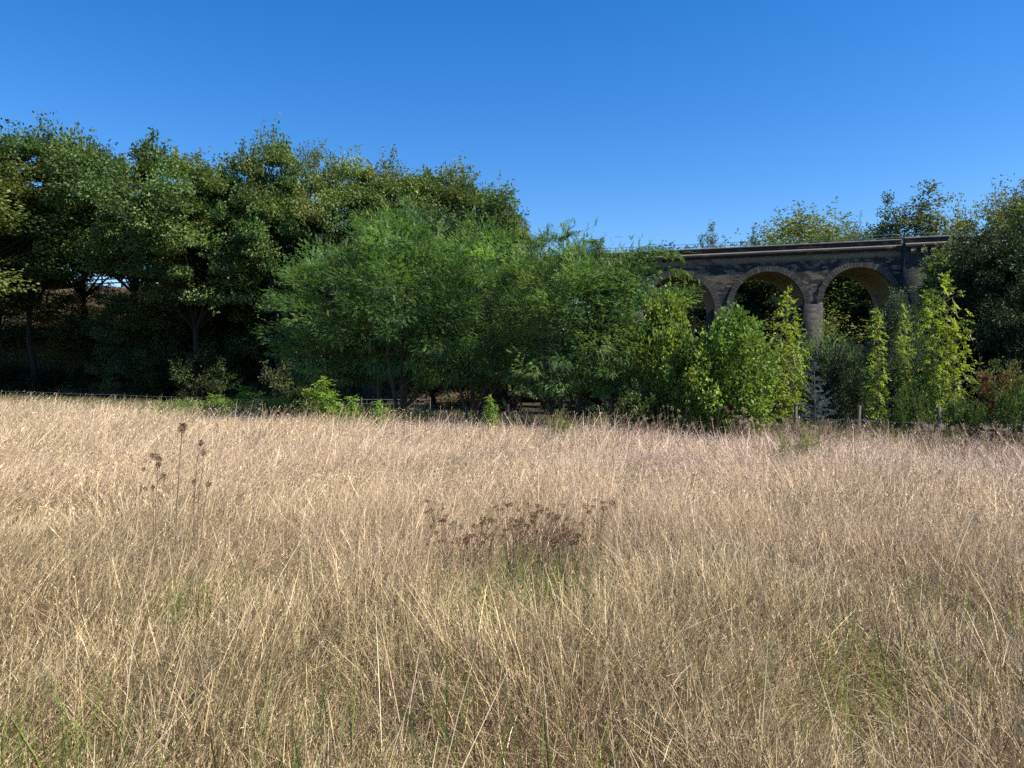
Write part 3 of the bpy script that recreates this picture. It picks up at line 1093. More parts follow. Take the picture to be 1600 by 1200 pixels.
def feathery(seed, H, R, nstem, cols, L=.07, W=.012, per=60, mat=None):
    r = np.random.default_rng(seed)
    gw, g = Geo(), Geo()
    for i in range(nstem):
        a = r.uniform(0, 6.28)
        q = r.uniform(0, 1) ** .6
        hh = H * (1 - .45 * q ** 2) * r.uniform(.5, 1)
        t = np.linspace(0, 1, 7)
        rad = q * R
        p = np.stack([math.cos(a) * rad * t ** 1.3, math.sin(a) * rad * t ** 1.3, hh * (t - .12 * q * t ** 3)], -1)
        if i % 2 == 0:
            tube(gw, p, .007 * (1 - .8 * t), (1, 1, 1), 3)
        tt = r.uniform(.2, 1, per)
        pos = np.stack([np.interp(tt, t, p[:, k]) for k in range(3)], -1)
        # side twigs
        tw = rand_unit(r, per) * np.array([1, 1, .5]) * (r.uniform(0, .22, (per, 1)) * H / 2.5 * (1.15 - tt[:, None]))
        pos = pos + tw + np.array([0, 0, .03])
        d = nz(tw + 1e-6) * .6 + np.array([0, 0, .7]) + rand_unit(r, per) * .35
        leaf_quads(g, pos, d, rand_unit(r, per), L * r.uniform(.6, 1.5, per), W, palette(r, per, cols, .15), 0, 0)
    return dict(H=H, R=R * 1.1, wood=gw.mesh('stem', M_TWIG), crown=g.mesh('foliage', mat or M_SOFT))


fe_a = feathery(420, 3.6, 1.4, 240, [(.13, .20, .065), (.17, .235, .08), (.10, .165, .06)], .14, .02, 90)
fe_b = feathery(421, 1.5, .55, 90, [(.19, .21, .06), (.23, .24, .08), (.15, .18, .05)], .07, .01, 70)
plant(fe_a, 'feathery_bush', 'soft feathery light green bush below the right arch', 'shrub', 1290, 484, 31.0, 175, .2, wood_name='stem', crown_name='foliage')
shade_sh = broadleaf(406, 2.4, 1.5, .05, 60, .36, 9000, .09, .055, [(.022, .036, .018), (.018, .03, .016), (.03, .045, .022)], dome, M_OAK, M_BARK2, .03, stems=sh_stems, flat=1.0, sprig=1.0, branch_r=.012)  # near-black foliage paints the shade between and under the bushes
for px, yt, Z, w, rz, lab in [(1318, 560, 25.5, 85, 1.9, 'shrub coloured dark for the shaded gap right of the small blue conifer'), (1290, 552, 27.0, 90, .9, 'shrub coloured dark for the shade behind the small blue conifer'),
                              (1440, 560, 25.8, 90, 2.9, 'shrub coloured dark for the shade behind the low shrub between the saplings')]:
    plant(shade_sh, 'shade_shrub', lab, 'shrub', px, yt, Z, w, rz, 'shrubs coloured dark for the shade behind the right fence', wood_name='stem', crown_name='foliage')
for px, yt, Z, w, lab in [(876, 632, 21.0, 74, 'pale yellow-green feathery plant in the meadow before the forked acacia'),
                          (1262, 655, 15.8, 80, 'olive feathery plant in the grass right of the tallest fence post'),
                          (608, 622, 26.5, 26, 'narrow yellow-green upright plant left of the acacia trunks'),
                          (1225, 668, 15.2, 60, 'olive feathery plant in the grass left of the tallest fence post')]:
    plant(fe_b, 'feathery_weed', lab, 'plant', px, yt, Z, w, px * .1, 'feathery weeds in the meadow', wood_name='stem', crown_name='foliage')


def conifer(seed, H, R, cols):
    r = np.random.default_rng(seed)
    gw, g = Geo(), Geo()
    tube(gw, [(0, 0, -.2), (.02, 0, H * .5), (0, 0, H)], [.05, .03, .005], (1, 1, 1), 6)
    z = .15
    while z < H * .97:
        f = 1 - z / H
        nb = int(5 + 4 * f)
        a0 = r.uniform(0, 6.28)
        for k in range(nb):
            a = a0 + k * 2 * math.pi / nb + r.normal() * .2
            ln = R * (f ** .8 + .04) * r.uniform(.75, 1.15)
            d = np.array([math.cos(a), math.sin(a), 0])
            t = np.linspace(0, 1, 6)
            p = np.array([0, 0, z + r.normal() * .07]) + d * (ln * t)[:, None]
            p[:, 2] += ln * ((.5 + r.normal() * .2) * t - .42 * t ** 2 + .12 * t ** 4)
            tube(gw, p, .012 * f * (1 - .8 * t) + .002, (1, 1, 1), 4)
            m = int(40 + 150 * f)
            tt = r.uniform(.1, 1, m)
            sidev = np.array([-d[1], d[0], 0])
            fan = r.uniform(-1, 1, m) * .22 * ln * (1.1 - tt)
            pos = np.stack([np.interp(tt, t, p[:, q]) for q in range(3)], -1) + sidev * fan[:, None] + d * (np.abs(fan) * .5)[:, None]
            leaf_quads(g, pos, rand_unit(r, m) + d * .6 + np.array([0, 0, .35]), rand_unit(r, m), .055 * r.uniform(.7, 1.3, m), .012, palette(r, m, cols, .12), 0, 0)
        z += .17 + .05 * r.uniform()
    return dict(H=H, R=R, wood=gw.mesh('trunk', M_BARK2, True), crown=g.mesh('crown', M_NEEDLE))


plant(conifer(430, 2.4, .95, [(.10, .135, .14), (.135, .17, .175), (.07, .105, .11)]), 'blue_conifer', 'small blue-grey conifer with tiered branches behind the fence', 'tree', 1272, 560, 22.9, 88, .3)

for px, yt, Z, w, rz, lab in [(15, 572, 64, 110, .4, 'thicket coloured dark as shade at the left edge behind the fence'), (82, 578, 64, 100, 1.4, 'thicket coloured dark as shade left of the leafy shrub on the bank'),
                              (140, 575, 64, 90, 2.4, 'thicket coloured dark as shade touching the left of the leafy bank shrub'), (212, 572, 64, 90, 3.4, 'thicket coloured dark as shade in front of the leafy bank shrub'),
                              (335, 575, 64, 110, 4.4, 'thicket coloured dark as shade behind the bright suckers')]:
    plant(shade_sh, 'shade_thicket', lab, 'shrub', px, yt, Z, w, rz, 'shade coloured thickets at the foot of the bank', wood_name='stem', crown_name='foliage')  # added thickets, their dark leaf colour stands in for shade on the bank

# twiggy reddish brown branch plant
tw = feathery(435, 2.9, .7, 14, [(.16, .10, .05), (.2, .14, .06), (.14, .12, .04)], .09, .045, 26)
plant(tw, 'twiggy_bush', 'thin bush with orange-brown leaves right of the largest ash sapling', 'shrub', 1528, 533, 24.0, 50, .4, wood_name='stem', crown_name='foliage')

# ------------------------------------------------------------------ dark trees at the right, and the trees behind the viaduct
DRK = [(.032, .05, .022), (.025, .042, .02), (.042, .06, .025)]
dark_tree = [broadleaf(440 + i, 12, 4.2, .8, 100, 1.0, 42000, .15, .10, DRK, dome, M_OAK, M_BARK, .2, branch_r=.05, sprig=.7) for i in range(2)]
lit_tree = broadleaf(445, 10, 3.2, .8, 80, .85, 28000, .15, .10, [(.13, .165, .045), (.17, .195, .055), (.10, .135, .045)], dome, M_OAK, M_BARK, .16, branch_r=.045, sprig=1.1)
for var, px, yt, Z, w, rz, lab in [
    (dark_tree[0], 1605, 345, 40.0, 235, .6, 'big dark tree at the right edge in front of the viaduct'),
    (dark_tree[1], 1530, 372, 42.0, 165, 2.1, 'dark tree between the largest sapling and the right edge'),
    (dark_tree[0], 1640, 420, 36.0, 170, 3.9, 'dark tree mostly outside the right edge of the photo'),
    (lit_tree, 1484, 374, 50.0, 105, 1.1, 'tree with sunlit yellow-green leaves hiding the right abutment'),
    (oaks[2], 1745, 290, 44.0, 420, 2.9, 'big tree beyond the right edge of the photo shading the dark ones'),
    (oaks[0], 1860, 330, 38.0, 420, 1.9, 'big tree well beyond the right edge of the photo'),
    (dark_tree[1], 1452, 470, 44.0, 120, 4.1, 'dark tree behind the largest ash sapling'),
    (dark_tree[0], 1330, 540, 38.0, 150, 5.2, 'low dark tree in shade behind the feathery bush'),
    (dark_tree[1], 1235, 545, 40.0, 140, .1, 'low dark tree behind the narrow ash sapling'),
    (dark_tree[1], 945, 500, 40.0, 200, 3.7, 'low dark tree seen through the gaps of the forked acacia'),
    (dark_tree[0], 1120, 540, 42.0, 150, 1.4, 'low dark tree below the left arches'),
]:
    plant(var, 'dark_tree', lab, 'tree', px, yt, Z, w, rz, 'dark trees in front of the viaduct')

round_far = broadleaf(446, 12, 5.4, 1.0, 110, 1.15, 62000, .14, .095, [(.15, .195, .055), (.18, .215, .06), (.115, .155, .05)], dome, M_OAK, M_BARK, .2, branch_r=.05, sprig=1.0)
yellow_far = broadleaf(447, 12, 4.6, 1.0, 100, 1.0, 56000, .14, .095, [(.18, .205, .06), (.15, .18, .055), (.115, .15, .05), (.205, .21, .065)], dome, M_OAK, M_BARK, .2, branch_r=.05, sprig=1.4)
grey_far = broadleaf(448, 16, 5.0, 1.5, 75, 1.0, 17000, .2, .13, [(.115, .15, .075), (.09, .125, .06), (.14, .17, .085)], spire, M_OAK, M_BARK, .2, branch_r=.06, sprig=1.6)
for v, px, yt, Z, w, rz, lab in [
    (round_far, 1248, 351, 96, 400, .7, 'rounded yellow-green tree rising over the middle of the parapet'),
    (grey_far, 1112, 368, 92, 120, .2, 'small tree top over the parapet at its left visible part'),
    (grey_far, 1180, 373, 92, 70, 1.2, 'tiny tree top over the parapet beside the rounded tree'),
    (yellow_far, 1340, 352, 90, 130, 2.2, 'small tree over the parapet left of the loose crowned tree'),
    (grey_far, 1386, 328, 88, 200, 3.2, 'bushy grey-green tree over the parapet beside the loose crowned tree'),
    (grey_far, 1442, 313, 86, 300, 4.2, 'loose crowned grey-green tree over the right end of the parapet'),
    (yellow_far, 1562, 300, 84, 230, 5.2, 'tall yellow-green tree over the far right of the viaduct'),
    (yellow_far, 1625, 280, 80, 200, .9, 'yellow-green tree at the right edge above the dark trees'),
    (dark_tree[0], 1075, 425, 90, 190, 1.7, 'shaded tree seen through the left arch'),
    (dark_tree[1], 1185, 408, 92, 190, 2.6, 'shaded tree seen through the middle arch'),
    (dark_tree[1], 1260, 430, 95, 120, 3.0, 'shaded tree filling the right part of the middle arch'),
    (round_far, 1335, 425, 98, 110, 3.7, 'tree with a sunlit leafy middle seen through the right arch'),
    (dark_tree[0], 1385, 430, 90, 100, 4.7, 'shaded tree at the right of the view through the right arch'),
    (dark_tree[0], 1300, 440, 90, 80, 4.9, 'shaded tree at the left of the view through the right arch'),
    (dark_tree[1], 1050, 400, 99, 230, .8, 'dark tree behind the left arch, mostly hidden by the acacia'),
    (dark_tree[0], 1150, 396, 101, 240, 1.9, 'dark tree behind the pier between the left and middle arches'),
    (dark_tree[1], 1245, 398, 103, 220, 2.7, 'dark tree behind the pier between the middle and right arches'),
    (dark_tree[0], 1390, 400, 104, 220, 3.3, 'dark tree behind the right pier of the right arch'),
]:
    plant(v, 'valley_tree', lab, 'tree', px, yt, Z, w, rz, 'trees beyond the viaduct', gz=-1.5)


# ------------------------------------------------------------------ fences
def wire_fence():
    t = thing('wire_fence', 'old wire fence with grey wooden posts along the far side of the meadow', 'fence')
    px_h = [(1243, 632), (1340, 634), (1467, 636), (1153, 636), (1595, 640), (1065, 640), (985, 640), (905, 640), (820, 640), (655, 626), (637, 617), (595, 622),
            (562, 618), (528, 612), (480, 614), (430, 612), (410, 612), (300, 615), (180, 609), (48, 612), (-60, 612), (1700, 640)]
    r = np.random.default_rng(9)
    tops = []
    for px, py in px_h:
        k = (px - 800) / FPX
        Zp = 29.3 / (1 + .64 * k)
        x = k * Zp
        g0 = float(ground_z(x, Zp))
        h = 1.0 if px < 700 else max(1.0, min(1.35, wz(py, Zp) - g0))
        if px in (1243, 1340, 1467):
            h = wz(py, Zp) - g0
        g = Geo()
        w = .055 if px > 1000 else .05
        tube(g, [(0, 0, -.4), (r.normal() * .02, 0, h * .5), (r.normal() * .05, 0, h), (r.normal() * .05, 0, h + .01)], [w, w, w * .95, .005], (1, 1, 1), 7)
        o = part('post', g.mesh('post', M_POST), t)
        o.location = (x, Zp, g0)
        tops.append((x, Zp, g0))
    tops.sort()
    g = Geo()
    for h, rad in ((1.02, .006), (.75, .005), (.45, .005)):
        for a, b in zip(tops[:-1], tops[1:]):
            m = 6
            tt = np.linspace(0, 1, m)
            p = np.array(a)[None] * (1 - tt)[:, None] + np.array(b)[None] * tt[:, None]
            p[:, 2] += h - .05 * np.sin(math.pi * tt) * .6
            p[:, 1] -= .06
            tube(g, p, [rad] * m, (1, 1, 1), 4)
    part('wire', g.mesh('wire', M_WIRE), t)
    # a welded mesh panel in the gap under the acacias
    t2 = thing('mesh_panel', 'pale metal mesh panel standing under the acacias behind their trunks', 'fence')
    g = Geo()
    Z1 = 33.5
    xa, xb = wx(565, Z1), wx(672, Z1)
    zb = float(ground_z((xa + xb) / 2, Z1))
    for k in range(6):
        z = zb + .25 + k * .19
        tube(g, [(xa, Z1, z), ((xa + xb) / 2, Z1, z - .01), (xb, Z1, z)], [.011] * 3, (1, 1, 1), 4)
    for x in np.linspace(xa, xb, 14):
        tube(g, [(x, Z1 + .012, zb + .22), (x, Z1 + .012, zb + 1.22)], [.009] * 2, (1, 1, 1), 4)
    part('mesh', g.mesh('mesh', M_WIRE), t2)
    g = Geo()
    for x in (xa, wx(637, Z1), xb):
        g = Geo()
        tube(g, [(x, Z1 - .06, zb - .3), (x, Z1 - .06, zb + 1.3)], [.035, .035], (1, 1, 1), 7)
        part('post', g.mesh('post', M_POST), t2)


wire_fence()


def rail_fence():
    ang = math.atan2(E[1], E[0])
    t = thing('rail_fence', 'dark wooden rail fence on top of the embankment against the bright sky', 'fence', (P0[0], P0[1], 0), ang)
    pm = None
    ss = np.arange(-100, -14, 2.2)
    for s in ss:
        if pm is None:
            g = Geo()
            box(g, (-.07, -.06, -.5), (.07, .06, 1.25))
            pm = g.mesh('post', M_DARKPOST)
        o = part('post', pm, t)
        o.location = (s, .5, deck_z(s))
    for h in (.35, .75, 1.12):
        g = Geo()
        for a, b in zip(ss[:-1], ss[1:]):
            za, zb = deck_z(a) + h, deck_z(b) + h
            v = [(a, .42, za - .07), (b, .42, zb - .07), (b, .42, zb + .07), (a, .42, za + .07), (a, .436, za - .07), (b, .436, zb - .07), (b, .436, zb + .07), (a, .436, za + .07)]
            g.add(v, [(0, 1, 2, 3), (5, 4, 7, 6), (3, 2, 6, 7), (1, 0, 4, 5)], (1, 1, 1))
        part('rail', g.mesh('rail', M_DARKPOST), t)


rail_fence()


# ------------------------------------------------------------------ the meadow
def blades(g, pos, h, lean, w, col, segs=3, face=None, r=None, bend=1.7):
    """ribbons: lean is the horizontal offset of the tip as a vector"""
    n = len(pos)
    t = np.linspace(0, 1, segs + 1)
    cz = h[:, None] * (t[None, :] - .10 * t[None, :] ** 2 * np.minimum(1.5, np.linalg.norm(lean, axis=1) / np.maximum(np.abs(h), .05))[:, None])
    cxy = lean[:, None, :] * (t ** bend)[None, :, None]
    a = r.uniform(0, math.pi, n) if face is None else face
    sx, sy = np.cos(a), np.sin(a)
    wt = w[:, None] * np.array([1, .95, .8, .25] if segs == 3 else np.linspace(1, .3, segs + 1))[None, :] * .5
    C = np.empty((n, segs + 1, 2, 3), np.float32)
    for k, sg in enumerate((-1, 1)):
        C[:, :, k, 0] = pos[:, None, 0] + cxy[..., 0] + sg * wt * sx[:, None]
        C[:, :, k, 1] = pos[:, None, 1] + cxy[..., 1] + sg * wt * sy[:, None]
        C[:, :, k, 2] = pos[:, None, 2] + cz
    m = (segs + 1) * 2
    base = (np.arange(n) * m)[:, None]
    q = np.arange(segs)[None, :] * 2
    f = np.stack([base + q, base + q + 1, base + q + 3, base + q + 2], -1).reshape(-1, 4)
    g.add(C.reshape(-1, 3), f, np.repeat(col, segs, axis=0))
    tip = np.stack([pos[:, 0] + cxy[:, -1, 0], pos[:, 1] + cxy[:, -1, 1], pos[:, 2] + cz[:, -1]], -1)
    tan = tip - np.stack([pos[:, 0] + cxy[:, -2, 0], pos[:, 1] + cxy[:, -2, 1], pos[:, 2] + cz[:, -2]], -1)
    return tip, nz(tan)


STRAW = np.array([(.56, .42, .262), (.46, .332, .192), (.69, .545, .37), (.37, .26, .14), (.54, .397, .248)])
PINK = np.array([(.50, .36, .28), (.58, .44, .35), (.40, .275, .215)])
OLIVE = np.array([(.12, .135, .04), (.08, .10, .032), (.175, .17, .058)])
BROWN = np.array([(.125, .083, .043), (.19, .13, .07), (.08, .056, .03)])
TUFTS = [(290, 4.4, 200, .08), (755, 4.7, 240, .18), (830, 5.6, 380, .26), (105, 2.75, 200, .14), (1345, 3.9, 160, .22), (700, 3.0, 90, .25), (900, 2.6, 80, .25), (450, 5.2, 90, .25),
         (1290, 3.3, 120, .25), (905, 5.3, 140, .2), (520, 3.6, 80, .25), (60, 7.5, 100, .4), (1500, 5.0, 150, .4), (350, 2.6, 70, .2)]


def meadow():
    g = Geo()
    r = np.random.default_rng(42)
    half = math.radians(44)

    def scatter(r0, r1, n, beyond=-.2):
        a = r.uniform(-half, half, n)
        d = np.sqrt(r.uniform(0, 1, n) * (r1 ** 2 - r0 ** 2) + r0 ** 2)
        x, y = d * np.sin(a), d * np.cos(a)
        ok = y < fence_y(x) - beyond
        x, y = x[ok], y[ok]
        return np.stack([x, y, ground_z(x, y) + .02], -1)
    def dip(p):
        """the grass is shorter round the patch of dark dried flowers"""
        f = 1 - .26 * np.exp(-((p[:, 0] - .1) / 1.1) ** 2 - ((p[:, 1] - 5.9) / 1.0) ** 2)
        for px, Z, _, sd in TUFTS:
            f = f * (1 - .5 * np.exp(-((p[:, 0] - wx(px, Z)) ** 2 + ((p[:, 1] - Z + .15) / 1.6) ** 2) / (1.6 * sd) ** 2))
        return f
    # (near, far, stems, stem width, under blades, under width, flakes per head, flake width)
    bands = [(.5, 2.2, 12000, .0030, 30000, .0036, 5, .0026), (2.2, 4.0, 32000, .0030, 70000, .0038, 5, .0027), (4.0, 8.0, 90000, .0034, 110000, .005, 4, .0036), (8, 15, 110000, .0048, 90000, .008, 4, .0065),
             (15, 28, 120000, .0080, 60000, .014, 2, .011), (28, 64, 100000, .014, 40000, .024, 1, .02)]
    for (r0, r1, ns, w, nu, wu, fl, fw) in bands:
        # under-storey: short bent blades, browner and greener
        p = scatter(r0, r1, nu)
        n = len(p)
        gn = smooth_noise(p[:, 0], p[:, 1], 21, 1.3) + .6 * smooth_noise(p[:, 0], p[:, 1], 22, .4)
        near = np.clip((9 - p[:, 1]) / 8, 0, 1)
        green = np.clip(.22 + .36 * gn + .20 * near, 0.02, .85)
        pick = r.uniform(0, 1, n)
        col = np.where((pick < green)[:, None], palette(r, n, OLIVE, .3), np.where((pick < green + .3)[:, None], palette(r, n, BROWN, .3), palette(r, n, STRAW, .3)))
        h = r.uniform(.10, .42, n) * (1 + .25 * gn) * dip(p)
        ln = rand_unit(r, n)[:, :2] * (h * r.uniform(.3, 1.8, n))[:, None] + np.array([.08, .2]) * h[:, None]
        blades(g, p, h, ln, wu * r.uniform(.5, 1.4, n), col, 3, None, r)
        # tangle of short curled dead bits caught among the stems
        if r1 < 16:
            p = scatter(r0, r1, int(nu * 1.2))
            n = len(p)
            p[:, 2] += r.uniform(.02, .42, n) * dip(p)
            gn = smooth_noise(p[:, 0], p[:, 1], 23, .8)
            pick = r.uniform(0, 1, n)
            col = np.where((pick < .14 + .14 * gn)[:, None], palette(r, n, OLIVE, .35), np.where((pick < .58)[:, None], palette(r, n, BROWN, .35), palette(r, n, STRAW, .35)))
            ln = rand_unit(r, n)[:, :2] * r.uniform(.03, .14, n)[:, None]
            blades(g, p, r.uniform(-.03, .12, n), ln, wu * r.uniform(.5, 1.1, n), col, 2, None, r, 1.5)
        # stems, standing in loose tussocks
        p = scatter(r0, r1, int(ns * 1.5))
        tus = smooth_noise(p[:, 0], p[:, 1], 41, .35) + .7 * smooth_noise(p[:, 0], p[:, 1], 42, 1.1)
        p = p[r.uniform(0, 1, len(p)) < np.clip(.58 + .55 * tus, .04, 1)]
        n = len(p)
        hn = smooth_noise(p[:, 0], p[:, 1], 31, 1.8)
        pinkness = np.clip(.0 + .037 * (p[:, 0] + 1) + .022 * (p[:, 1] - 9) + .4 * smooth_noise(p[:, 0], p[:, 1], 33, 2.4), 0, .8)
        near = np.clip((7 - p[:, 1]) / 6, 0, 1)
        pick = r.uniform(0, 1, n)
        col = np.where((pick < pinkness)[:, None], palette(r, n, PINK, .3), palette(r, n, STRAW, .3))
        lt = r.uniform(0, 1, n) < .16
        col = np.where(lt[:, None], col * 1.4, col)
        gold = np.clip((9 - p[:, 1]) / 8, 0, 1)[:, None]
        col = col * (1 - gold * np.array([.08, .06, .26]))
        dk = r.uniform(0, 1, n) < .08 + .33 * near + .12 * smooth_noise(p[:, 0], p[:, 1], 34, 1.2)
        col = np.where(dk[:, None], palette(r, n, BROWN, .25), col)
        hn = hn + .5 * smooth_noise(p[:, 0], p[:, 1], 43, .6)
        h = np.where(r.uniform(0, 1, n) < .06 * (r0 > 14), r.uniform(.8, 1.15, n), r.uniform(.36, .74, n)) * (1 + .20 * hn) * (1 - .26 * near) * dip(p)
        lod = r.uniform(0, 1, n)
        amt = np.where(lod < .28, r.uniform(.7, 1.9, n), r.uniform(.08, .85, n)) * np.where(p[:, 1] > 8, 1.25, 1.0)
        wind = np.stack([.30 + .8 * smooth_noise(p[:, 0], p[:, 1], 35, 1.4), .65 + .6 * smooth_noise(p[:, 0], p[:, 1], 36, 1.4)], -1)
        ld = nz(wind * np.clip(r.normal(.8, .5, n), 0, 2)[:, None] + r.normal(size=(n, 2)) * np.where(p[:, 1] > 8, .36, .6)[:, None])
        hh = h * np.where(lod < .28, r.uniform(.45, .9, n), 1.0)
        tip, tan = blades(g, p, hh, ld * (h * amt)[:, None], w * r.uniform(.5, 1.5, n), col, 3, None, r, 1.7)
        # seed heads
        has = r.uniform(0, 1, n) < .42
        tp, tn, cc = tip[has], tan[has], col[has] * .98
        m = len(tp)
        ph = r.uniform(.08, .28, m)
        k = fl
        tt = r.uniform(-.85, .15, (m, k))
        pos = tp[:, None, :] + tn[:, None, :] * (ph[:, None] * tt)[..., None]
        spread = rand_unit(r, m * k).reshape(m, k, 3) * np.array([1, 1, .6])
        pos = pos + spread * r.uniform(.002, .03, (m, k, 1))
        d = tn[:, None, :] * 1.2 + spread * .5 + r.normal(size=(m, k, 3)) * .25
        leaf_quads(g, pos.reshape(-1, 3), d.reshape(-1, 3), rand_unit(r, m * k), fw * 5 * r.uniform(.5, 1.6, m * k), fw,
                   np.repeat(cc, k, axis=0) * np.exp(r.normal(size=(m * k, 1)) * .12), .1, .1)
    # long pale fallen stalks
    p = np.concatenate([scatter(1.2, 5, 170), scatter(5, 14, 500), scatter(14, 26, 600)])
    n = len(p)
    dist = np.hypot(p[:, 0], p[:, 1])
    h = r.uniform(.4, .8, n)
    ld = nz(np.stack([-.03 * p[:, 0] + r.normal(size=n) * .8, .8 + r.normal(size=n) * .6], -1))
    blades(g, p, h, ld * (h * r.uniform(.25, 1.0, n))[:, None], .0028 + .0004 * dist, palette(r, n, [(.62, .49, .33), (.52, .40, .26)], .15), 3, None, r, 1.3)
    stuff('dry_grass', g.mesh('dry_grass', M_STRAW), 'tall dry straw coloured grass filling the meadow', 'grass')

    # green grass: patches in the meadow and the strip under the fence
    g = Geo()
    pts = []
    for px, Z, n, sd in TUFTS:
        x0 = wx(px, Z)
        q = r.normal(size=(n, 2)) * sd
        pts.append(np.stack([x0 + q[:, 0], Z + q[:, 1] * 1.3], -1))
    a = np.concatenate(pts)
    p = np.stack([a[:, 0], a[:, 1], ground_z(a[:, 0], a[:, 1]) + .02], -1)
    n = len(p)
    h = r.uniform(.2, .60, n)
    ln = rand_unit(r, n)[:, :2] * (h * r.uniform(.1, .7, n))[:, None]
    GR = [(.16, .22, .045), (.22, .27, .06), (.12, .165, .04)]
    blades(g, p, h, ln, r.uniform(.004, .007, n), palette(r, n, GR, .15), 3, None, r)
    # rank grass where the meadow meets the trees
    n = 16000
    x = r.uniform(-12, 16, n)
    y = fence_y(x) - np.abs(r.normal(size=n)) * 1.8
    keep = smooth_noise(x, y, 52, 1.2) > .05
    x, y = x[keep], y[keep]
    n = len(x)
    p = np.stack([x, y, ground_z(x, y) + .02], -1)
    h = r.uniform(.4, .95, n)
    ln = rand_unit(r, n)[:, :2] * (h * r.uniform(.1, .5, n))[:, None]
    blades(g, p, h, ln, r.uniform(.008, .018, n), palette(r, n, [(.15, .19, .05), (.20, .22, .07), (.12, .16, .04), (.30, .25, .13)], .2), 3, None, r)
    n = 9000
    x = r.uniform(-16, -3, n)
    y = fence_y(x) - 1.5 - np.abs(r.normal(size=n)) * 2.0
    keep = smooth_noise(x, y, 53, 1.0) > -.1
    x, y = x[keep], y[keep]
    n = len(x)
    p = np.stack([x, y, ground_z(x, y) + .3 + r.uniform(0, .65, n)], -1)
    leaf_quads(g, p, rand_unit(r, n) + np.array([0, 0, .6]), rand_unit(r, n), r.uniform(.10, .2, n), .05, palette(r, n, [(.15, .22, .05), (.20, .26, .06), (.10, .16, .04)], .2))
    # strip along and beyond the fence
    n = 60000
    x = r.uniform(-42, 22, n)
    y = fence_y(x) + r.normal(size=n) * 1.0 + r.uniform(-.6, 5, n)
    keep = y > 12
    x, y = x[keep], y[keep]
    n = len(x)
    p = np.stack([x, y, ground_z(x, y) + .02], -1)
    h = r.uniform(.2, .75, n) * (1 + .3 * smooth_noise(x, y, 51, 2.0))
    ln = rand_unit(r, n)[:, :2] * (h * r.uniform(.1, .6, n))[:, None]
    cols = np.where((r.uniform(0, 1, n) < .5)[:, None], palette(r, n, [(.10, .14, .035), (.14, .17, .045), (.08, .11, .03)], .2), palette(r, n, [(.24, .2, .1), (.3, .24, .13)], .2))
    blades(g, p, h, ln, r.uniform(.012, .024, n), cols, 3, None, r)
    stuff('green_grass', g.mesh('green_grass', M_GREENGRASS), 'green grass in patches between the straw and along the fence', 'grass')


meadow()


# ------------------------------------------------------------------ dried flower stalks in the meadow
def seed_ball(g, r, c0, rad, col, n=70, elong=1.0):
    d = rand_unit(r, n)
    q = r.uniform(0, 1, (n, 1)) ** .45
    pos = np.asarray(c0) + d * q * np.array([rad * .8, rad * .8, rad * .8 * elong]) * r.uniform(.6, 1.25, (n, 1))
    leaf_quads(g, pos, d + np.array([0, 0, .25]), rand_unit(r, n), rad * .5, rad * .3, palette(r, n, col, .25), .1, 0)


HEADC = [(.16, .10, .055), (.21, .135, .075), (.12, .075, .042)]
PALEHEAD = [(.38, .30, .20), (.47, .38, .27), (.28, .21, .14)]


def stalk_plant(seed, stems, heads_col, stem_mat, head_n=70, stem_r=.004, one=False):
    """stems: list of (polyline points, [(fraction, head radius, elongation), ...]); gives (stem mesh, [head meshes]) for each stem"""
    r = np.random.default_rng(seed)
    out = []
    for pts, heads in stems:
        gs = Geo()
        pts = np.asarray(pts, float)
        tube(gs, pts, np.linspace(stem_r, stem_r * .6, len(pts)), (1, 1, 1), 4)
        t = np.linspace(0, 1, len(pts))
        hm = []
        gh = Geo()
        for (fr, rad, el) in heads:
            if not one:
                gh = Geo()
            c0 = np.array([np.interp(fr, t, pts[:, q]) for q in range(3)])
            if fr < .98:
                off = np.array([r.normal() * .05, r.normal() * .05, .04])
                tube(gs, [c0, c0 + off * .6, c0 + off], [stem_r * .6] * 3, (1, 1, 1), 4)
                c0 = c0 + off
            seed_ball(gh, r, c0, rad, heads_col, int(head_n * 1.6), el)
            if not one:
                hm.append(gh.mesh('seed_head', M_DRYHEAD))
        if one:
            hm.append(gh.mesh('seed_head', M_DRYHEAD))
        out.append((gs.mesh('stem', stem_mat), hm))
    return out


def stand(t, var):
    for sm, heads in var:
        o = part('stem', sm, t)
        for h in heads:
            part('seed_head', h, o)


M_STEM = bark_mat('dry_brown_stem', (.12, .075, .045), (.24, .16, .10), 10)
Zt = 5.6


def tp(px, py, Z=Zt):
    return (wx(px, Z), Z, wz(py, Z))


def local(pts, o):
    return [tuple(np.array(p) - np.array(o)) for p in pts]


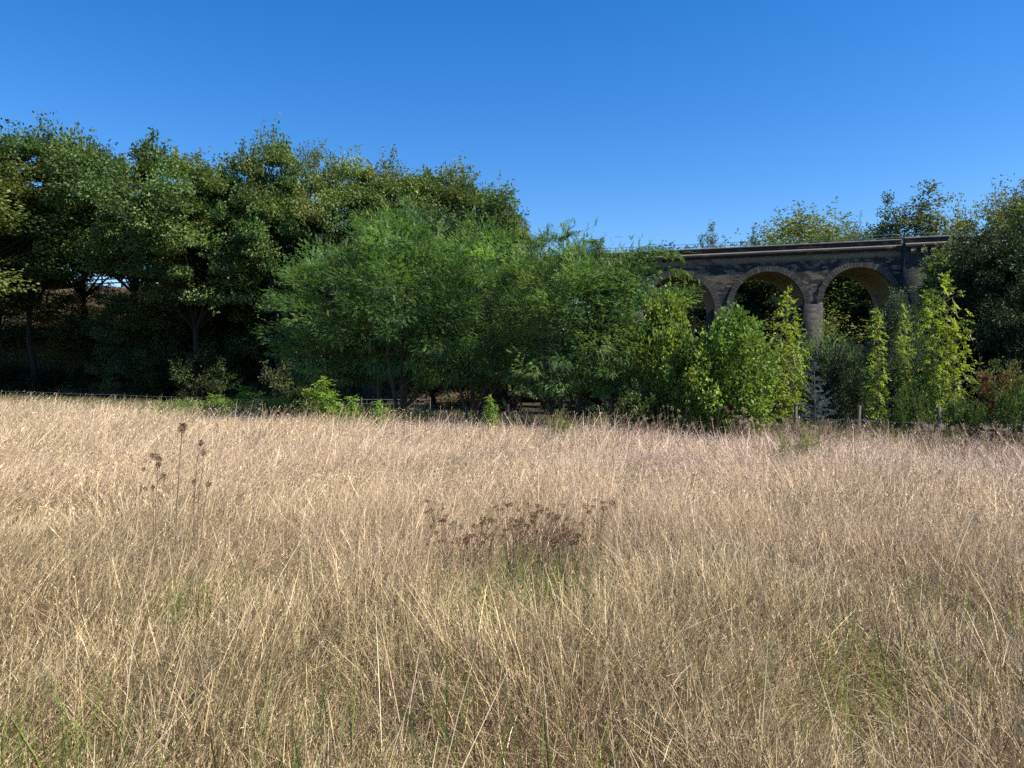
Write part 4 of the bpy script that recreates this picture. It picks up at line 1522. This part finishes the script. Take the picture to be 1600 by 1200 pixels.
def meadow_plants():
    o = (wx(272, Zt), Zt, float(ground_z(wx(272, Zt), Zt)))
    var = stalk_plant(600, [
        (local([(o[0], o[1], o[2] - .1), tp(276, 790), tp(281, 720), tp(285, 668)], o), [(1.0, .03, 1.5)]),
    ], HEADC, M_STEM, 90, .0042)
    t = thing('teasel_stalk', 'tallest dried teasel stalk in the meadow with one large brown head', 'dry plant', o, 0, (1, 1, 1), 'dried teasels in the meadow')
    stand(t, var)
    o = (wx(243, Zt), Zt, float(ground_z(wx(243, Zt), Zt)))
    var = stalk_plant(601, [
        (local([(o[0], o[1], o[2] - .1), tp(243, 800), tp(246, 745), tp(244, 712)], o), [(1, .018, 1.6), (.92, .016, 1.4), (.86, .018, 1.3), (.78, .02, 1.2), (.62, .02, 1.2), (.7, .016, 1)]),
        (local([(o[0] - .02, o[1], o[2] - .1), tp(240, 810), tp(239, 762)], o), [(1, .017, 1.2), (.9, .015, 1.2)]),
    ], HEADC, M_STEM, 70, .0035)
    t = thing('teasel_stalk', 'dried stalk carrying a column of small brown heads left of the tallest one', 'dry plant', o, 0, (1, 1, 1), 'dried teasels in the meadow')
    stand(t, var)
    o = (wx(305, Zt), Zt, float(ground_z(wx(305, Zt), Zt)))
    var = stalk_plant(602, [
        (local([(o[0], o[1], o[2] - .1), tp(303, 790), tp(308, 720), tp(314, 692)], o), [(1, .02, 1.4)]),
        (local([(o[0], o[1], o[2]), tp(310, 780), tp(316, 735), tp(318, 707)], o), [(1, .02, 1.5)]),
        (local([(o[0], o[1], o[2]), tp(318, 800), tp(325, 757)], o), [(1, .02, 1.4)]),
        (local([(o[0], o[1], o[2]), tp(303, 800), tp(303, 753)], o), [(1, .018, 1.3)]),
    ], HEADC, M_STEM, 70, .003)
    t = thing('teasel_stalk', 'branched dried stalk with four small brown heads right of the tallest one', 'dry plant', o, 0, (1, 1, 1), 'dried teasels in the meadow')
    stand(t, var)

    # clump of dark flat topped flower heads in the middle of the meadow
    variants = []
    for v in range(4):
        r = np.random.default_rng(620 + v)
        st = []
        for k in range(8):
            aa = r.uniform(0, 6.28)
            q = r.uniform(.02, .12)
            hh = r.uniform(.86, 1.0)
            st.append(([(0, 0, -.05), (.01 * math.cos(aa), .01 * math.sin(aa), .35), (q * .4 * math.cos(aa), q * .4 * math.sin(aa), .6), (q * 1.3 * math.cos(aa), q * 1.3 * math.sin(aa), hh * .82)],
                       [(1, r.uniform(.014, .03), .8)]))
        variants.append(stalk_plant(630 + v, st, [(.21, .12, .062), (.27, .17, .09), (.14, .08, .042)], M_STEM, 40, .003))
    r = np.random.default_rng(650)
    spots = [(682, 778), (690, 800), (735, 815), (748, 800), (762, 812), (790, 772), (805, 795), (818, 790), (834, 775), (845, 798), (852, 812), (862, 790), (880, 800), (895, 812), (938, 772), (722, 820),
             (800, 812), (885, 822), (872, 806), (700, 815)]
    for i, (px, py) in enumerate(spots):
        Z = 6.6 - .022 * (py - 770) + r.normal() * .1
        x = wx(px, Z)
        gz_ = float(ground_z(x, Z))
        h = (wz(py, Z) - gz_) * r.uniform(.86, 1.0)
        lab = 'dark brown dried flower clump in the middle of the meadow' if px not in (938, 682) else \
            ('lone dark brown dried flower head right of the brown clumps' if px == 938 else 'dark brown dried flower clump at the left end of the brown patch')
        t = thing('dried_flower_plant', lab, 'dry plant', (x, Z, gz_), r.uniform(0, 6), (1, 1, h / .82), 'dark dried flowers in the middle of the meadow')
        stand(t, variants[i % 4])

    # round pale seed heads on thin stalks along the right fence
    var = []
    for v in range(5):
        rr = np.random.default_rng(700 + v)
        st = []
        for k in range(3 + v % 3):
            dx, dy = rr.normal() * .14, rr.normal() * .14
            hh = rr.uniform(.72, 1.0)
            st.append(([(0, 0, -.05), (dx * .2, dy * .2, hh * .5), (dx, dy, hh)], [(1, rr.uniform(.035, .055), .85)]))
        st[0][0][-1] = (st[0][0][-1][0], st[0][0][-1][1], 1.0)
        var.append(stalk_plant(710 + v, st, PALEHEAD if v % 2 else [(.18, .12, .08), (.25, .175, .12), (.13, .085, .055)], M_STEM, 36, .006))
    rr = np.random.default_rng(720)
    spots = [(1044, 634), (1057, 638), (1071, 637), (1080, 640), (1117, 636), (1137, 642), (1167, 640)]
    while len(spots) < 115:
        px = rr.uniform(965, 1605)
        base = 645 + (px - 980) * .032
        spots.append((px, base + abs(rr.normal()) * 9))
    for i, (px, py) in enumerate(spots):
        k = (px - 800) / FPX
        Z = 29.3 / (1 + .64 * k) - .8 - rr.uniform(0, 4.2)
        x = k * Z
        gz_ = float(ground_z(x, Z))
        h = max(.8, wz(py, Z) - gz_)
        t = thing('seed_head_stalk', 'dried stalks with round brown seed heads along the right fence', 'dry plant', (x, Z, gz_), rr.uniform(0, 6), (1, 1, h), 'round seed heads along the right fence')
        stand(t, var[i % 5])


meadow_plants()
